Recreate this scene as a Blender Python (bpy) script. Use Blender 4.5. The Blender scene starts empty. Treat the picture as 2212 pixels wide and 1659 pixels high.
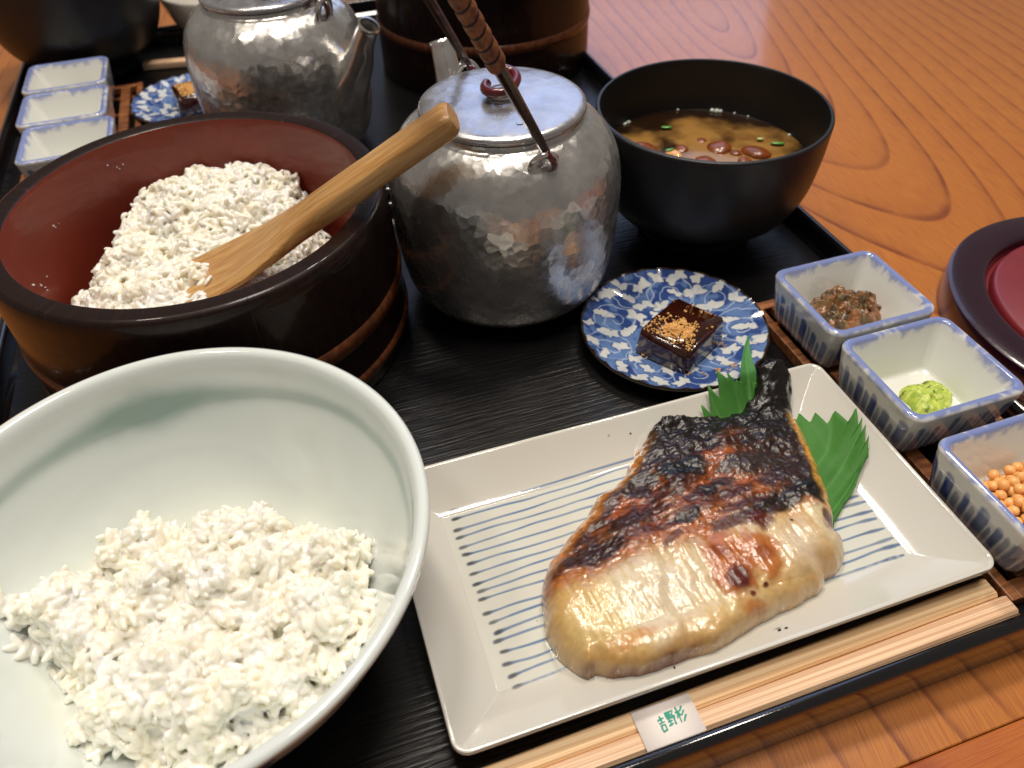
import bpy, bmesh, math, random
import numpy as np
from mathutils import Vector, Matrix
D = bpy.data
scene = bpy.context.scene
COL = scene.collection
CM = 0.01                     # everything below is written in centimetres and built in metres
rng = np.random.default_rng(7)

# ------------------------------------------------------------------ camera
FX, PITCH, ROLL, CAMH = 1640.0 / 2212.0, math.radians(45), math.radians(-2), 26.0
fwd = Vector((0, math.cos(PITCH), -math.sin(PITCH)))
rt0, up0 = Vector((1, 0, 0)), Vector((0, math.sin(PITCH), math.cos(PITCH)))
rt = rt0 * math.cos(ROLL) + up0 * math.sin(ROLL)
up = -rt0 * math.sin(ROLL) + up0 * math.cos(ROLL)
cd = D.cameras.new('camera'); cam = D.objects.new('camera', cd); COL.objects.link(cam)
cd.sensor_width = 36; cd.lens = 36 * FX; cd.clip_start = 0.01; cd.clip_end = 50
m = Matrix.Identity(4)
for i in range(3):
    m[i][0] = rt[i]; m[i][1] = up[i]; m[i][2] = -fwd[i]
m[2][3] = CAMH * CM
cam.matrix_world = m
cd.dof.use_dof = True; cd.dof.focus_distance = 0.30; cd.dof.aperture_fstop = 13
scene.camera = cam

# ------------------------------------------------------------------ world and lamps
w = D.worlds.new("World"); scene.world = w; w.use_nodes = True
bg = w.node_tree.nodes['Background']
bg.inputs[0].default_value = (0.95, 0.86, 0.78, 1); bg.inputs[1].default_value = 0.16
scene.cycles.diffuse_bounces = 8; scene.cycles.max_bounces = 14
scene.view_settings.view_transform = 'Standard'; scene.view_settings.look = 'None'
scene.view_settings.exposure = 0.0; scene.view_settings.gamma = 1.0

def area(name, loc, target, sx, sy, power, color, shape='RECTANGLE'):
    l = D.lights.new(name, 'AREA'); l.shape = shape; l.size = sx * CM
    if shape in ('RECTANGLE', 'ELLIPSE'): l.size_y = sy * CM
    l.energy = power; l.color = color
    o = D.objects.new(name, l); COL.objects.link(o)
    o.location = Vector(loc) * CM
    d = (Vector(target) - Vector(loc)).normalized()
    o.rotation_euler = d.to_track_quat('-Z', 'Y').to_euler()
    return o
WARM = (1.0, 0.90, 0.77)
area('ceiling_lamp', (-25, 75, 165), (0, 20, 0), 20, 20, 9.5, WARM, 'DISK')
area('ceiling_lamp', (45, 90, 165), (0, 20, 0), 20, 20, 8.0, WARM, 'DISK')
area('ceiling_lamp', (-70, 10, 165), (0, 20, 0), 18, 18, 4.5, WARM, 'DISK')
area('ceiling_lamp', (15, 20, 175), (0, 20, 0), 45, 45, 15.0, (1.0, .90, .80), 'DISK')
area('window_light', (26, 260, 150), (0, 40, 0), 140, 190, 11.5, (0.46, 0.60, 1.0))

# ------------------------------------------------------------------ numpy noise
def _hash(ix, iy, iz, s=0):
    h = (ix.astype(np.int64) * 374761393 + iy.astype(np.int64) * 668265263 + iz.astype(np.int64) * 2147483647 + s * 974634777) & 0xffffffff
    h = ((h ^ (h >> 13)) * 1274126177) & 0xffffffff
    h = h ^ (h >> 16)
    return (h & 0xffff) / 65535.0
def vnoise(x, y, z=0.0, s=0):
    x, y, z = np.broadcast_arrays(np.asarray(x, float), np.asarray(y, float), np.asarray(z, float))
    xi, yi, zi = np.floor(x), np.floor(y), np.floor(z)
    fx, fy, fz = x - xi, y - yi, z - zi
    fx, fy, fz = [f * f * (3 - 2 * f) for f in (fx, fy, fz)]
    def g(a, b, c): return _hash(xi + a, yi + b, zi + c, s)
    x00 = g(0,0,0)*(1-fx)+g(1,0,0)*fx; x10 = g(0,1,0)*(1-fx)+g(1,1,0)*fx
    x01 = g(0,0,1)*(1-fx)+g(1,0,1)*fx; x11 = g(0,1,1)*(1-fx)+g(1,1,1)*fx
    return (x00*(1-fy)+x10*fy)*(1-fz)+(x01*(1-fy)+x11*fy)*fz
def fbm(x, y, z=0.0, o=4, s=0):
    t = 0; a = .5; n = 0
    for k in range(o):
        f = 2.03 ** k
        t = t + a * vnoise(np.asarray(x)*f, np.asarray(y)*f, np.asarray(z)*f, s + k); n += a; a *= .5
    return t / n
def sstep(a, b, x):
    t = np.clip((x - a) / (b - a), 0, 1); return t * t * (3 - 2 * t)
def mix(a, b, t):
    t = np.asarray(t)[..., None]; return a * (1 - t) + np.asarray(b) * t
def srgb(r, g, b):
    c = np.array([r, g, b], float) / 255
    return np.where(c <= .04045, c / 12.92, ((c + .055) / 1.055) ** 2.4)
def S4(r, g, b): return tuple(srgb(r, g, b)) + (1,)

# ------------------------------------------------------------------ object helpers
def mesh(name, V, F, mats, smooth=True, col=None, fmat=None, sharp=None):
    me = D.meshes.new(name)
    V = np.asarray(V, float) * CM
    me.from_pydata(V.tolist(), [], [tuple(int(i) for i in f) for f in F])
    for mt in (mats if isinstance(mats, (list, tuple)) else [mats]): me.materials.append(mt)
    if smooth: me.polygons.foreach_set('use_smooth', [True] * len(me.polygons))
    if fmat is not None: me.polygons.foreach_set('material_index', list(fmat))
    if col is not None:
        a = me.color_attributes.new('Col', 'FLOAT_COLOR', 'POINT')
        c = np.ones((len(V), 4), np.float32); c[:, :3] = col
        a.data.foreach_set('color', c.ravel())
    me.update()
    if sharp:
        me.set_sharp_from_angle(angle=math.radians(sharp))
    return me
def ob(name, me, parent=None, loc=None, rz=None, mat4=None):
    o = D.objects.new(name, me); COL.objects.link(o)
    if parent is not None: o.parent = parent
    if loc is not None: o.location = Vector(loc) * CM
    if rz is not None: o.rotation_euler = (0, 0, rz)
    return o
def tag(o, label, cat, group=None, kind=None):
    o['label'] = label; o['category'] = cat
    if group: o['group'] = group
    if kind: o['kind'] = kind
    return o
def thing(name, label, cat, loc=(0, 0, 0), rz=0, group=None):
    o = D.objects.new(name, None); COL.objects.link(o); o.empty_display_size = .02
    o.location = Vector(loc) * CM; o.rotation_euler = (0, 0, rz)
    return tag(o, label, cat, group)
def gridfaces(nu, nv, wrapu=False, off=0):
    """vertex index = i*nv + j, i in nu, j in nv"""
    i = np.arange(nu if wrapu else nu - 1)[:, None]; j = np.arange(nv - 1)[None, :]
    i2 = (i + 1) % nu
    f = np.stack([i * nv + j, i2 * nv + j, i2 * nv + j + 1, i * nv + j + 1], -1).reshape(-1, 4) + off
    return f
def lathe(prof, n=96, jitter=None):
    """prof list of (r,z) from bottom centre outwards; returns V,F"""
    p = np.array(prof, float); a = np.arange(n) / n * 2 * np.pi
    V = np.stack([np.cos(a)[:, None] * p[None, :, 0], np.sin(a)[:, None] * p[None, :, 0], np.broadcast_to(p[None, :, 1], (n, len(p)))], -1)
    return V.reshape(-1, 3), gridfaces(n, len(p), True)
def smoothprof(pts, k=6):
    """Catmull-Rom through profile points"""
    P = np.array(pts, float); P = np.vstack([2*P[0]-P[1], P, 2*P[-1]-P[-2]]); out = []
    for i in range(1, len(P) - 2):
        for t in np.arange(k) / k:
            out.append(.5*((2*P[i])+(-P[i-1]+P[i+1])*t+(2*P[i-1]-5*P[i]+4*P[i+1]-P[i+2])*t*t+(-P[i-1]+3*P[i]-3*P[i+1]+P[i+2])*t**3))
    out.append(P[-2]); return np.array(out)
def tube(path, rad, n=12, cap=True, flat=1.0, updir=None):
    P = np.array(path, float); m_ = len(P); rad = np.broadcast_to(np.asarray(rad, float), (m_,))
    T = np.gradient(P, axis=0); T /= np.linalg.norm(T, axis=1)[:, None]
    u = np.array(updir if updir is not None else (0.1, .2, 1.0), float)
    Vs = []
    for i in range(m_):
        u = u - T[i] * (u @ T[i]); u /= np.linalg.norm(u); v = np.cross(T[i], u)
        a = np.arange(n) / n * 2 * np.pi
        Vs.append(P[i] + rad[i] * (np.cos(a)[:, None] * u * flat + np.sin(a)[:, None] * v))
    V = np.array(Vs); F = []
    for i in range(m_ - 1):
        for j in range(n):
            k = (j + 1) % n; F.append((i*n+j, i*n+k, (i+1)*n+k, (i+1)*n+j))
    if cap: F.append(tuple(range(n))[::-1]); F.append(tuple((m_-1)*n + j for j in range(n)))
    return V.reshape(-1, 3), F
def join(*parts):
    Vs, Fs, o = [], [], 0
    for V, F in parts:
        V = np.asarray(V); Vs.append(V); Fs += [tuple(int(i) + o for i in f) for f in F]; o += len(V)
    return np.vstack(Vs), Fs
def bevbox(x0, x1, y0, y1, z0, z1, b=.08, seg=2):
    bm = bmesh.new(); bmesh.ops.create_cube(bm, size=1)
    for v in bm.verts:
        v.co = Vector((x0 + (v.co.x + .5) * (x1 - x0), y0 + (v.co.y + .5) * (y1 - y0), z0 + (v.co.z + .5) * (z1 - z0)))
    bmesh.ops.bevel(bm, geom=bm.edges[:], offset=b, segments=seg, affect='EDGES', profile=.5)
    V = np.array([v.co[:] for v in bm.verts]); F = [tuple(v.index for v in f.verts) for f in bm.faces]; bm.free()
    return V, F
def rrect(a, b, r, n):
    """n points around a rounded rectangle (half sizes a,b), evenly spread by arc length, with outward normals"""
    r = min(r, a, b) - 1e-6
    seg = [2*(b-r), math.pi*r/2, 2*(a-r), math.pi*r/2] * 2; L = sum(seg); out = []; nr = []
    for i in range(n):
        s = (i + .5) / n * L; k = 0
        while s > seg[k]: s -= seg[k]; k += 1
        if k == 0: p = (a, -(b-r)+s); q = (1, 0)
        elif k == 2: p = ((a-r)-s, b); q = (0, 1)
        elif k == 4: p = (-a, (b-r)-s); q = (-1, 0)
        elif k == 6: p = (-(a-r)+s, -b); q = (0, -1)
        else:
            c = {1: (a-r, b-r), 3: (-(a-r), b-r), 5: (-(a-r), -(b-r)), 7: (a-r, -(b-r))}[k]
            t = {1: 0, 3: math.pi/2, 5: math.pi, 7: 1.5*math.pi}[k] + s / r
            q = (math.cos(t), math.sin(t)); p = (c[0]+r*q[0], c[1]+r*q[1])
        out.append(p); nr.append(q)
    return np.array(out), np.array(nr)

# ------------------------------------------------------------------ materials
class NT:
    def __init__(s, name):
        s.m = D.materials.new(name); s.m.use_nodes = True; s.t = s.m.node_tree; s.b = s.t.nodes['Principled BSDF']
        s._co = None
    def n(s, typ, **kw):
        x = s.t.nodes.new(typ)
        for k, v in kw.items():
            if k in ('i',):
                for kk, vv in v.items():
                    if isinstance(vv, bpy.types.NodeSocket): s.t.links.new(vv, x.inputs[kk])
                    else: x.inputs[kk].default_value = vv
            else: setattr(x, k, v)
        return x
    def co(s, sc=(1, 1, 1), rot=(0, 0, 0)):
        if s._co is None: s._co = s.n('ShaderNodeTexCoord').outputs['Object']
        mp = s.n('ShaderNodeMapping'); s.t.links.new(s._co, mp.inputs['Vector'])
        mp.inputs['Scale'].default_value = tuple(100 * k for k in sc); mp.inputs['Rotation'].default_value = rot
        return mp.outputs[0]
    def noise(s, sc=1, scale=(1, 1, 1), det=3, rough=.5, dist=0, rot=(0, 0, 0), vec=None):
        return s.n('ShaderNodeTexNoise', i={'Vector': vec or s.co(scale, rot), 'Scale': sc, 'Detail': det, 'Roughness': rough, 'Distortion': dist}).outputs[0]
    def ramp(s, fac, stops, interp='LINEAR'):
        r = s.n('ShaderNodeValToRGB'); s.t.links.new(fac, r.inputs[0]); r.color_ramp.interpolation = interp
        e = r.color_ramp.elements
        while len(e) < len(stops): e.new(.5)
        for k, (p, c) in enumerate(stops):
            e[k].position = p; e[k].color = c if len(c) == 4 else tuple(c) + (1,)
        return r.outputs[0]
    def mixc(s, f, a, b, typ='MIX'):
        x = s.n('ShaderNodeMix', data_type='RGBA', blend_type=typ)
        for k, v in ((0, f), (6, a), (7, b)):
            if isinstance(v, bpy.types.NodeSocket): s.t.links.new(v, x.inputs[k])
            else: x.inputs[k].default_value = v
        return x.outputs[2]
    def math(s, op, a, b=0.0, c=0.0):
        x = s.n('ShaderNodeMath', operation=op)
        for k, v in enumerate((a, b, c)):
            if isinstance(v, bpy.types.NodeSocket): s.t.links.new(v, x.inputs[k])
            else: x.inputs[k].default_value = v
        return x.outputs[0]
    def bump(s, h, strength=.3, dist=.02, normal=None):
        x = s.n('ShaderNodeBump', i={'Height': h, 'Strength': strength, 'Distance': dist * CM})
        if normal is not None: s.t.links.new(normal, x.inputs['Normal'])
        return x.outputs[0]
    def set(s, **kw):
        for k, v in kw.items():
            k = {'color': 'Base Color', 'rough': 'Roughness', 'metal': 'Metallic', 'spec': 'Specular IOR Level', 'coat': 'Coat Weight', 'coatr': 'Coat Roughness',
                 'sss': 'Subsurface Weight', 'sssr': 'Subsurface Radius', 'ssss': 'Subsurface Scale', 'normal': 'Normal', 'trans': 'Transmission Weight', 'ior': 'IOR', 'cnormal': 'Coat Normal', 'alpha': 'Alpha', 'sheen': 'Sheen Weight'}[k]
            if isinstance(v, bpy.types.NodeSocket): s.t.links.new(v, s.b.inputs[k])
            else: s.b.inputs[k].default_value = v
        return s.m
    def col(s, name='Col'): return s.n('ShaderNodeAttribute', attribute_name=name).outputs['Color']

def mat_porcelain(name, color=None, rough=.12, sss=.0):
    t = NT(name); c = t.col() if color is None else color
    if color is not None:
        n = t.noise(1.3, det=4); c = t.mixc(t.math('MULTIPLY', n, .12), color, (color[0]*.8, color[1]*.82, color[2]*.75, 1))
        sp = t.n('ShaderNodeTexVoronoi', i={'Vector': t.co(), 'Scale': 1.1}).outputs['Distance']
        c = t.mixc(t.ramp(sp, [(0.0, (1,1,1)), (.035, (0,0,0))]), c, (.25, .2, .15, 1))
    b = t.bump(t.noise(2.2, det=2), .25, .012)
    return t.set(color=c, rough=rough, coat=.6, coatr=.05, normal=b, cnormal=b, sss=sss, sssr=(.6, .5, .4), ssss=.004, spec=.5)
M_PLATE = mat_porcelain('porcelain_plate_glaze')
M_BOWL = mat_porcelain('porcelain_bowl_glaze')
M_CUP = mat_porcelain('porcelain_cup_glaze')
M_DISH = mat_porcelain('porcelain_dish_glaze', rough=.1)
M_WHITE = mat_porcelain('white_glaze', (.62, .58, .52, 1))

def mat_table(name, red=0.0, ang=0.0, off=(0, 0, 0), sc=1.0):
    t = NT(name)
    base = t.n('ShaderNodeTexCoord').outputs['Object']
    mp = t.n('ShaderNodeMapping'); t.t.links.new(base, mp.inputs[0]); mp.inputs['Scale'].default_value = (100,)*3
    mp.inputs['Rotation'].default_value = (0, 0, ang); mp.inputs['Location'].default_value = off
    v = mp.outputs[0]
    nz = t.n('ShaderNodeTexNoise', i={'Vector': t.n('ShaderNodeVectorMath', operation='MULTIPLY', i={0: v, 1: (.045, .02, .05)}).outputs[0], 'Scale': 1.0, 'Detail': 1.0})
    nv = t.n('ShaderNodeVectorMath', operation='MULTIPLY_ADD', i={0: nz.outputs['Color'], 1: (7, 7, 0), 2: v}).outputs[0]
    sx = t.n('ShaderNodeSeparateXYZ', i={0: nv})
    # growth rings cut by the board: distance from a slightly tilted trunk axis
    z = t.math('MULTIPLY_ADD', sx.outputs[1], -.24, 0.0)
    r = t.math('SQRT', t.math('ADD', t.math('POWER', sx.outputs[0], 2.0), t.math('POWER', z, 2.0)))
    ring = t.math('FRACT', t.math('MULTIPLY', r, .52 * sc))
    line = t.ramp(ring, [(0, (.0,)*3), (.55, (.06,)*3), (.84, (.28,)*3), (.93, (1,)*3), (.97, (.9,)*3), (1, (0,)*3)])
    rv = t.math('MULTIPLY', t.n('ShaderNodeTexNoise', i={'Vector': t.n('ShaderNodeCombineXYZ', i={0: t.math('MULTIPLY', t.math('FLOOR', t.math('MULTIPLY', r, .52*sc)), 3.7)}).outputs[0], 'Scale': 1.0}).outputs[0], 1.25)
    line = t.math('MULTIPLY', t.math('MULTIPLY', line, rv), t.ramp(t.noise(.35, det=3), [(.3, (.45,)*3), (.65, (1.15,)*3)]))
    fine = t.n('ShaderNodeTexNoise', i={'Vector': t.n('ShaderNodeVectorMath', operation='MULTIPLY', i={0: nv, 1: (16, .55, 1)}).outputs[0], 'Scale': 1.0, 'Detail': 5.0}).outputs[0]
    pores = t.ramp(fine, [(.42, (0,0,0)), (.68, (1,1,1))])
    big = t.noise(.05, det=2)
    c = t.mixc(big, S4(194, 124, 54), S4(176, 104, 40))
    c = t.mixc(t.math('MULTIPLY', line, 1.0), c, S4(98, 36, 20))
    c = t.mixc(t.math('MULTIPLY', pores, .5), c, S4(132, 58, 22))
    if red: c = t.mixc(red, c, S4(178, 72, 40))
    b = t.bump(t.math('ADD', t.math('MULTIPLY', line, .5), pores), .25, .012)
    wob = t.bump(t.noise(.45, scale=(1, .35, 1), det=2, rot=(0, 0, ang)), .10, .06)
    return t.set(color=c, rough=.34, spec=.4, coat=.7, coatr=.1, normal=b, cnormal=wob)
M_TABLE = mat_table('table_wood', ang=math.radians(8), off=(-36, -78, 0), sc=1.25)
M_EDGE = mat_table('table_edge_wood', red=.3, ang=math.radians(86), off=(2, -90, 0), sc=.9)

def mat_black_wood(name):
    t = NT(name)
    g = t.noise(1, scale=(.32, 6.5, 1), det=3, dist=.6)
    g2 = t.noise(1, scale=(1.4, 16, 1), det=2)
    h = t.math('ADD', t.ramp(g, [(.35, (0,0,0)), (.62, (1,1,1))]), t.math('MULTIPLY', g2, .5))
    b = t.bump(h, .3, .03)
    c = t.mixc(g, (.002, .002, .0025, 1), (.006, .0055, .006, 1))
    return t.set(color=c, rough=.30, normal=b, spec=.35)
M_TRAY = mat_black_wood('black_lacquer_grain')
def mat_lacquer(name, c1, c2, rough=.12, coat=.8, bs=.1):
    t = NT(name); n = t.noise(.6, det=4)
    b = t.bump(t.noise(3.5, scale=(1, 1, 1), det=3), bs, .015)
    return t.set(color=t.mixc(n, c1, c2), rough=rough, coat=coat, coatr=.06, normal=b)
M_RIM = mat_lacquer('black_lacquer_gloss', (.004, .004, .005, 1), (.008, .007, .008, 1), .1)
M_SOUPBOWL = mat_lacquer('black_satin_lacquer', (.005, .005, .006, 1), (.007, .0065, .007, 1), .42, .04, .05)
def mat_tub(name, dark=(.005, .0025, .002, 1), lite=(.018, .006, .004, 1)):
    t = NT(name)
    sx = t.n('ShaderNodeSeparateXYZ', i={0: t.co()})
    th = t.math('ARCTAN2', sx.outputs[1], sx.outputs[0])
    v = t.n('ShaderNodeCombineXYZ', i={0: t.math('MULTIPLY', th, 9.0), 1: 0.0, 2: t.math('MULTIPLY', sx.outputs[2], .5)}).outputs[0]
    g = t.n('ShaderNodeTexNoise', i={'Vector': v, 'Scale': 3.0, 'Detail': 4.0}).outputs[0]
    stave = t.math('FRACT', t.math('MULTIPLY', th, 14 / 6.2832))
    gap = t.ramp(stave, [(0, (0,0,0)), (.012, (1,1,1)), (.988, (1,1,1)), (1, (0,0,0))])
    b = t.bump(t.math('ADD', t.math('MULTIPLY', g, .35), gap), .35, .03)
    cn = t.bump(t.math('ADD', t.noise(.9, det=3), t.math('MULTIPLY', g, .2)), .35, .03)
    return t.set(color=t.mixc(t.ramp(g, [(.3, (0,0,0)), (.7, (1,1,1))]), dark, lite), rough=.38, coat=.22, spec=.2, coatr=.07, normal=b, cnormal=cn)
M_TUB = mat_tub('dark_lacquered_staves')
M_TUBIN = mat_lacquer('red_lacquer', S4(128, 46, 28), S4(104, 36, 22), .48, .25, .35)
M_HOOP = mat_tub('copper_brown_hoop', (.045, .013, .005, 1), (.15, .046, .014, 1))
M_LIDPURPLE = mat_lacquer('plum_lacquer', S4(44, 12, 32), S4(26, 8, 22), .25, .6, .5)
M_LIDRED = mat_lacquer('crimson_lacquer', S4(128, 32, 38), S4(108, 26, 34), .42, .35, .2)

def mat_metal(name, hammer=1.0, rough=.2, tint=(.76, .745, .72, 1)):
    t = NT(name)
    d = t.noise(.9, det=1); v = t.n('ShaderNodeVectorMath', operation='MULTIPLY_ADD', i={0: t.n('ShaderNodeTexNoise', i={'Vector': t.co(), 'Scale': 1.2}).outputs['Color'], 1: (.35,)*3, 2: t.co()}).outputs[0]
    vo = t.n('ShaderNodeTexVoronoi', i={'Vector': v, 'Scale': 2.1})
    fac = t.n('ShaderNodeVectorMath', operation='SUBTRACT', i={0: vo.outputs['Color'], 1: (.5, .5, .5)}).outputs[0]
    fac = t.n('ShaderNodeVectorMath', operation='MULTIPLY_ADD', i={0: fac, 1: t.n('ShaderNodeCombineXYZ', i={k: t.math('MULTIPLY', t.ramp(t.math('MULTIPLY', t.n('ShaderNodeSeparateXYZ', i={0: t.co()}).outputs[2], .1), [(.35, (.12,)*3), (.80, (1,)*3)]), .095 * hammer) for k in range(3)}).outputs[0], 2: t.n('ShaderNodeNewGeometry').outputs['Normal']}).outputs[0]
    fac = t.n('ShaderNodeVectorMath', operation='NORMALIZE', i={0: fac}).outputs[0]
    h = t.math('ADD', vo.outputs['Distance'], t.math('MULTIPLY', t.noise(.7, det=2), .9))
    b = t.bump(h, .35 * hammer, .07, fac)
    b = t.bump(t.noise(9, det=3), .12, .01, b)
    st = t.noise(.7, det=5, rough=.6)
    c = t.mixc(t.ramp(st, [(.38, (0,0,0)), (.7, (1,1,1))]), tint, tuple(k * .72 for k in tint[:3]) + (1,))
    rr = t.ramp(t.noise(1.2, det=4), [(.3, (rough*.75,)*3), (.75, (rough*1.6,)*3)])
    return t.set(color=c, metal=.86, rough=rr, normal=b)
M_METAL = mat_metal('hammered_tin', 1.0, .23)
M_METALS = mat_metal('polished_tin', .25, .17, (.76, .74, .71, 1))
M_LIDM = mat_metal('hammered_lid_tin', .3, .25, (.60, .60, .62, 1))

def mat_wood(name, a, b_, sc=(.4, 6, 6), rough=.5, bump=.3, coat=0, contrast=(.35, .65)):
    t = NT(name); g = t.noise(1, scale=sc, det=4, dist=.4)
    g2 = t.noise(1, scale=tuple(k * 3 for k in sc), det=2)
    f = t.ramp(t.math('MULTIPLY_ADD', g2, .3, t.math('MULTIPLY', g, .8)), [(contrast[0], (0,0,0)), (contrast[1], (1,1,1))])
    return t.set(color=t.mixc(f, a, b_), rough=rough, normal=t.bump(g2, bump, .015), coat=coat, coatr=.2)
M_PADDLE = mat_wood('bamboo_wood', S4(200, 160, 102), S4(166, 120, 66), (.28, 5, 5), .38, .3, .15)
M_CEDAR = mat_wood('pale_cedar', S4(242, 212, 168), S4(218, 176, 126), (.05, 11.0, 11.0), .55, .25, 0, (.46, .62))
M_CEDAR2 = mat_wood('pale_pink_cedar', S4(240, 208, 172), S4(208, 164, 128), (.045, 12.0, 12.0), .55, .25, 0, (.48, .60))
M_RACK = mat_wood('stained_cedar', S4(168, 108, 60), S4(98, 54, 28), (.5, 4, 4), .45, .4, .1)
M_DARKWOOD = mat_wood('dark_lacquered_wood', S4(74, 38, 30), S4(40, 20, 18), (.5, 5, 5), .25, .25, .5)
M_RATTAN = mat_wood('wrapped_rattan', S4(150, 96, 54), S4(96, 50, 28), (3, 3, 3), .5, .4, .1)
M_RATTAND = mat_wood('dark_rattan_gap', S4(60, 34, 24), S4(36, 20, 16), (3, 3, 3), .6, .3)
M_REDLAC = mat_lacquer('red_root_lacquer', S4(100, 18, 26), S4(62, 16, 18), .25, .6, .2)

def mat_rice(name, c1, c2):
    t = NT(name); n = t.noise(.8, det=3)
    c = t.mixc(t.ramp(n, [(.35, (0,0,0)), (.65, (1,1,1))]), c1, c2)
    return t.set(color=c, rough=.3, sss=1.0, sssr=(1.0, .85, .6), ssss=.0025, spec=.45, coat=.8, coatr=.05, ior=1.45)
M_RICE = mat_rice('cooked_rice', (.86, .825, .70, 1), (.85, .84, .79, 1))

def mat_food(name, rough=.3, coat=.7, sss=.2, bs=.5, bsc=8, coatr=.12):
    t = NT(name)
    b = t.bump(t.noise(bsc, det=4), bs, .03)
    return t.set(color=t.col(), rough=rough, coat=coat, coatr=coatr, sss=sss, sssr=(1, .6, .35), ssss=.003, normal=b, cnormal=b)

RZ = math.radians(16.9); CU, SU = math.cos(RZ), math.sin(RZ)
def uvw(u, v): return (u * CU - v * SU, u * SU + v * CU)      # tray axes -> world

# ------------------------------------------------------------------ table
T0 = -1.2
table = thing('dining_table', 'orange-brown glossy wooden dining table with bold curved grain under both trays', 'table', (0, 0, T0), RZ)
V, F = bevbox(-130, 150, 4.55, 170, -3, 0, .04, 1); ob('tabletop_board', mesh('tabletop_board', V, F, M_TABLE, False), table)
V, F = bevbox(-130, 150, -14, 4.52, -3, 0.0, .06, 2); ob('edge_board', mesh('edge_board', V, F, M_EDGE, False), table)['label'] = 'redder edge plank with grain along the table edge'

# ------------------------------------------------------------------ trays
def make_tray(u0, u1, v0, v1, label):
    t = thing('serving_tray', label, 'tray', (0, 0, 0), RZ, 'black lacquered meal trays')
    V, F = bevbox(u0 + .3, u1 - .3, v0 + .3, v1 - .3, T0 + .15, 0, .03, 1)
    ob('tray_floor', mesh('tray_floor', V, F, M_TRAY, False), t)
    def rail(a, b, horiz, c):
        # cross-section of the rim, rounded on top
        sec = [(-.275, T0), (-.30, -.2), (-.275, 1.05), (-.2, 1.22), (-.05, 1.3), (.08, 1.3), (.2, 1.22), (.275, 1.05), (.3, .2), (.5, .0), (.5, T0)]
        V = []
        for s in (a, b):
            for (x, z) in sec: V.append((s, c + x, z) if horiz else (c + x, s, z))
        n = len(sec); F = [(i, (i+1) % n, n + (i+1) % n, n + i) for i in range(n)] + [tuple(range(n))[::-1], tuple(range(n, 2*n))]
        return np.array(V), F
    for nm, hz, c, sg in (('front', True, v0 + .275, 1), ('back', True, v1 - .275, -1), ('left', False, u0 + .275, 1), ('right', False, u1 - .275, -1)):
        a, b = (u0, u1) if hz else (v0 + .551, v1 - .551)
        V, F = rail(a, b, hz, 0)
        k = 1 if hz else 0
        V[:, k] = V[:, k] * sg + c
        ob('tray_rim', mesh('tray_rim', V, F, M_RIM, True, sharp=40), t)
    return t
make_tray(-16.4, 28.1, 6.5, 41.4, 'near black lacquered tray carrying the grilled fish, white rice bowl and covered chopsticks')
make_tray(-19.4, 25.1, 42.6, 77.5, 'far black lacquered tray behind the front kettle, holding the second kettle and the dark tub')

# ------------------------------------------------------------------ rice plate bowl
BC = (-10.76, 13.29)
def bowl_white():
    H = 7.0; R = 8.14
    outer = [(0, .25), (3.2, .25), (3.35, 0), (3.8, 0), (3.95, .35), (4.0, .9), (5.2, 1.75), (6.5, 3.3), (7.35, 5.0), (7.85, 6.4), (8.03, 6.82), (8.14, 6.95)]
    lip = [(8.12, 7.08), (7.98, 7.15), (7.82, 7.12), (7.70, 7.0)]
    inner = [(7.62, 6.75), (7.45, 6.0), (7.0, 4.8), (6.2, 3.3), (5.0, 1.95), (3.4, 1.15), (1.6, .85), (0, .8)]
    p = np.vstack([smoothprof(outer, 5), lip, smoothprof(inner, 14)])
    n = 360; V, F = lathe(p, n)
    th = np.arctan2(V[:, 1], V[:, 0]); r = np.hypot(V[:, 0], V[:, 1]); inside = np.tile(np.arange(len(p)) >= len(p) - 7*14 - 1, n)
    base = np.tile(np.array([.69, .745, .725]), (len(V), 1))
    # pale grey-green band below the rim with a brush-stroke swelling at the back left
    zc = 5.55 + .25 * np.sin(th * 2 + .5) ; 
    sw = np.exp(-((((th - 2.0) + np.pi) % (2*np.pi) - np.pi) / .33) ** 2)
    wd = .28 + .42 * sw; zc = zc + .12 * sw
    dn = (V[:, 2] - zc) / wd + (fbm(th * 7, V[:, 2] * .8, 0, 3, 3) - .5) * .5
    k = np.exp(-np.abs(dn) ** 2.2) * (.45 + .38 * sw + .2 * fbm(th * 3, V[:, 2], 1, 3, 9)) * inside
    c = mix(base, srgb(112, 140, 128), np.clip(k, 0, .8))
    line = np.exp(-((V[:, 2] - zc + wd * .55) / .07) ** 2) * inside * .3 * vnoise(th * 5, 1, 0, 5)
    c = mix(c, srgb(130, 145, 138), np.clip(line, 0, .5))
    # blue specks of the outside pattern touching the rim
    k2 = (~inside) * (V[:, 2] > 5.2) * (V[:, 2] < 6.9) * sstep(.72, .78, vnoise(th * 9, V[:, 2] * 1.3, 0, 21))
    c = mix(c, srgb(70, 84, 150), k2 * .85)
    c = mix(c, np.array([.70, .72, .60]), inside * sstep(3, 1, V[:, 2]) * .5)
    me = mesh('rice_bowl', V, F, M_BOWL, True, c)
    return tag(ob('rice_bowl', me, None, (BC[0], BC[1], 0)), 'large white porcelain bowl of rice with a grey-green band inside the rim, nearest the camera', 'bowl')
bowl_white()

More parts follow.
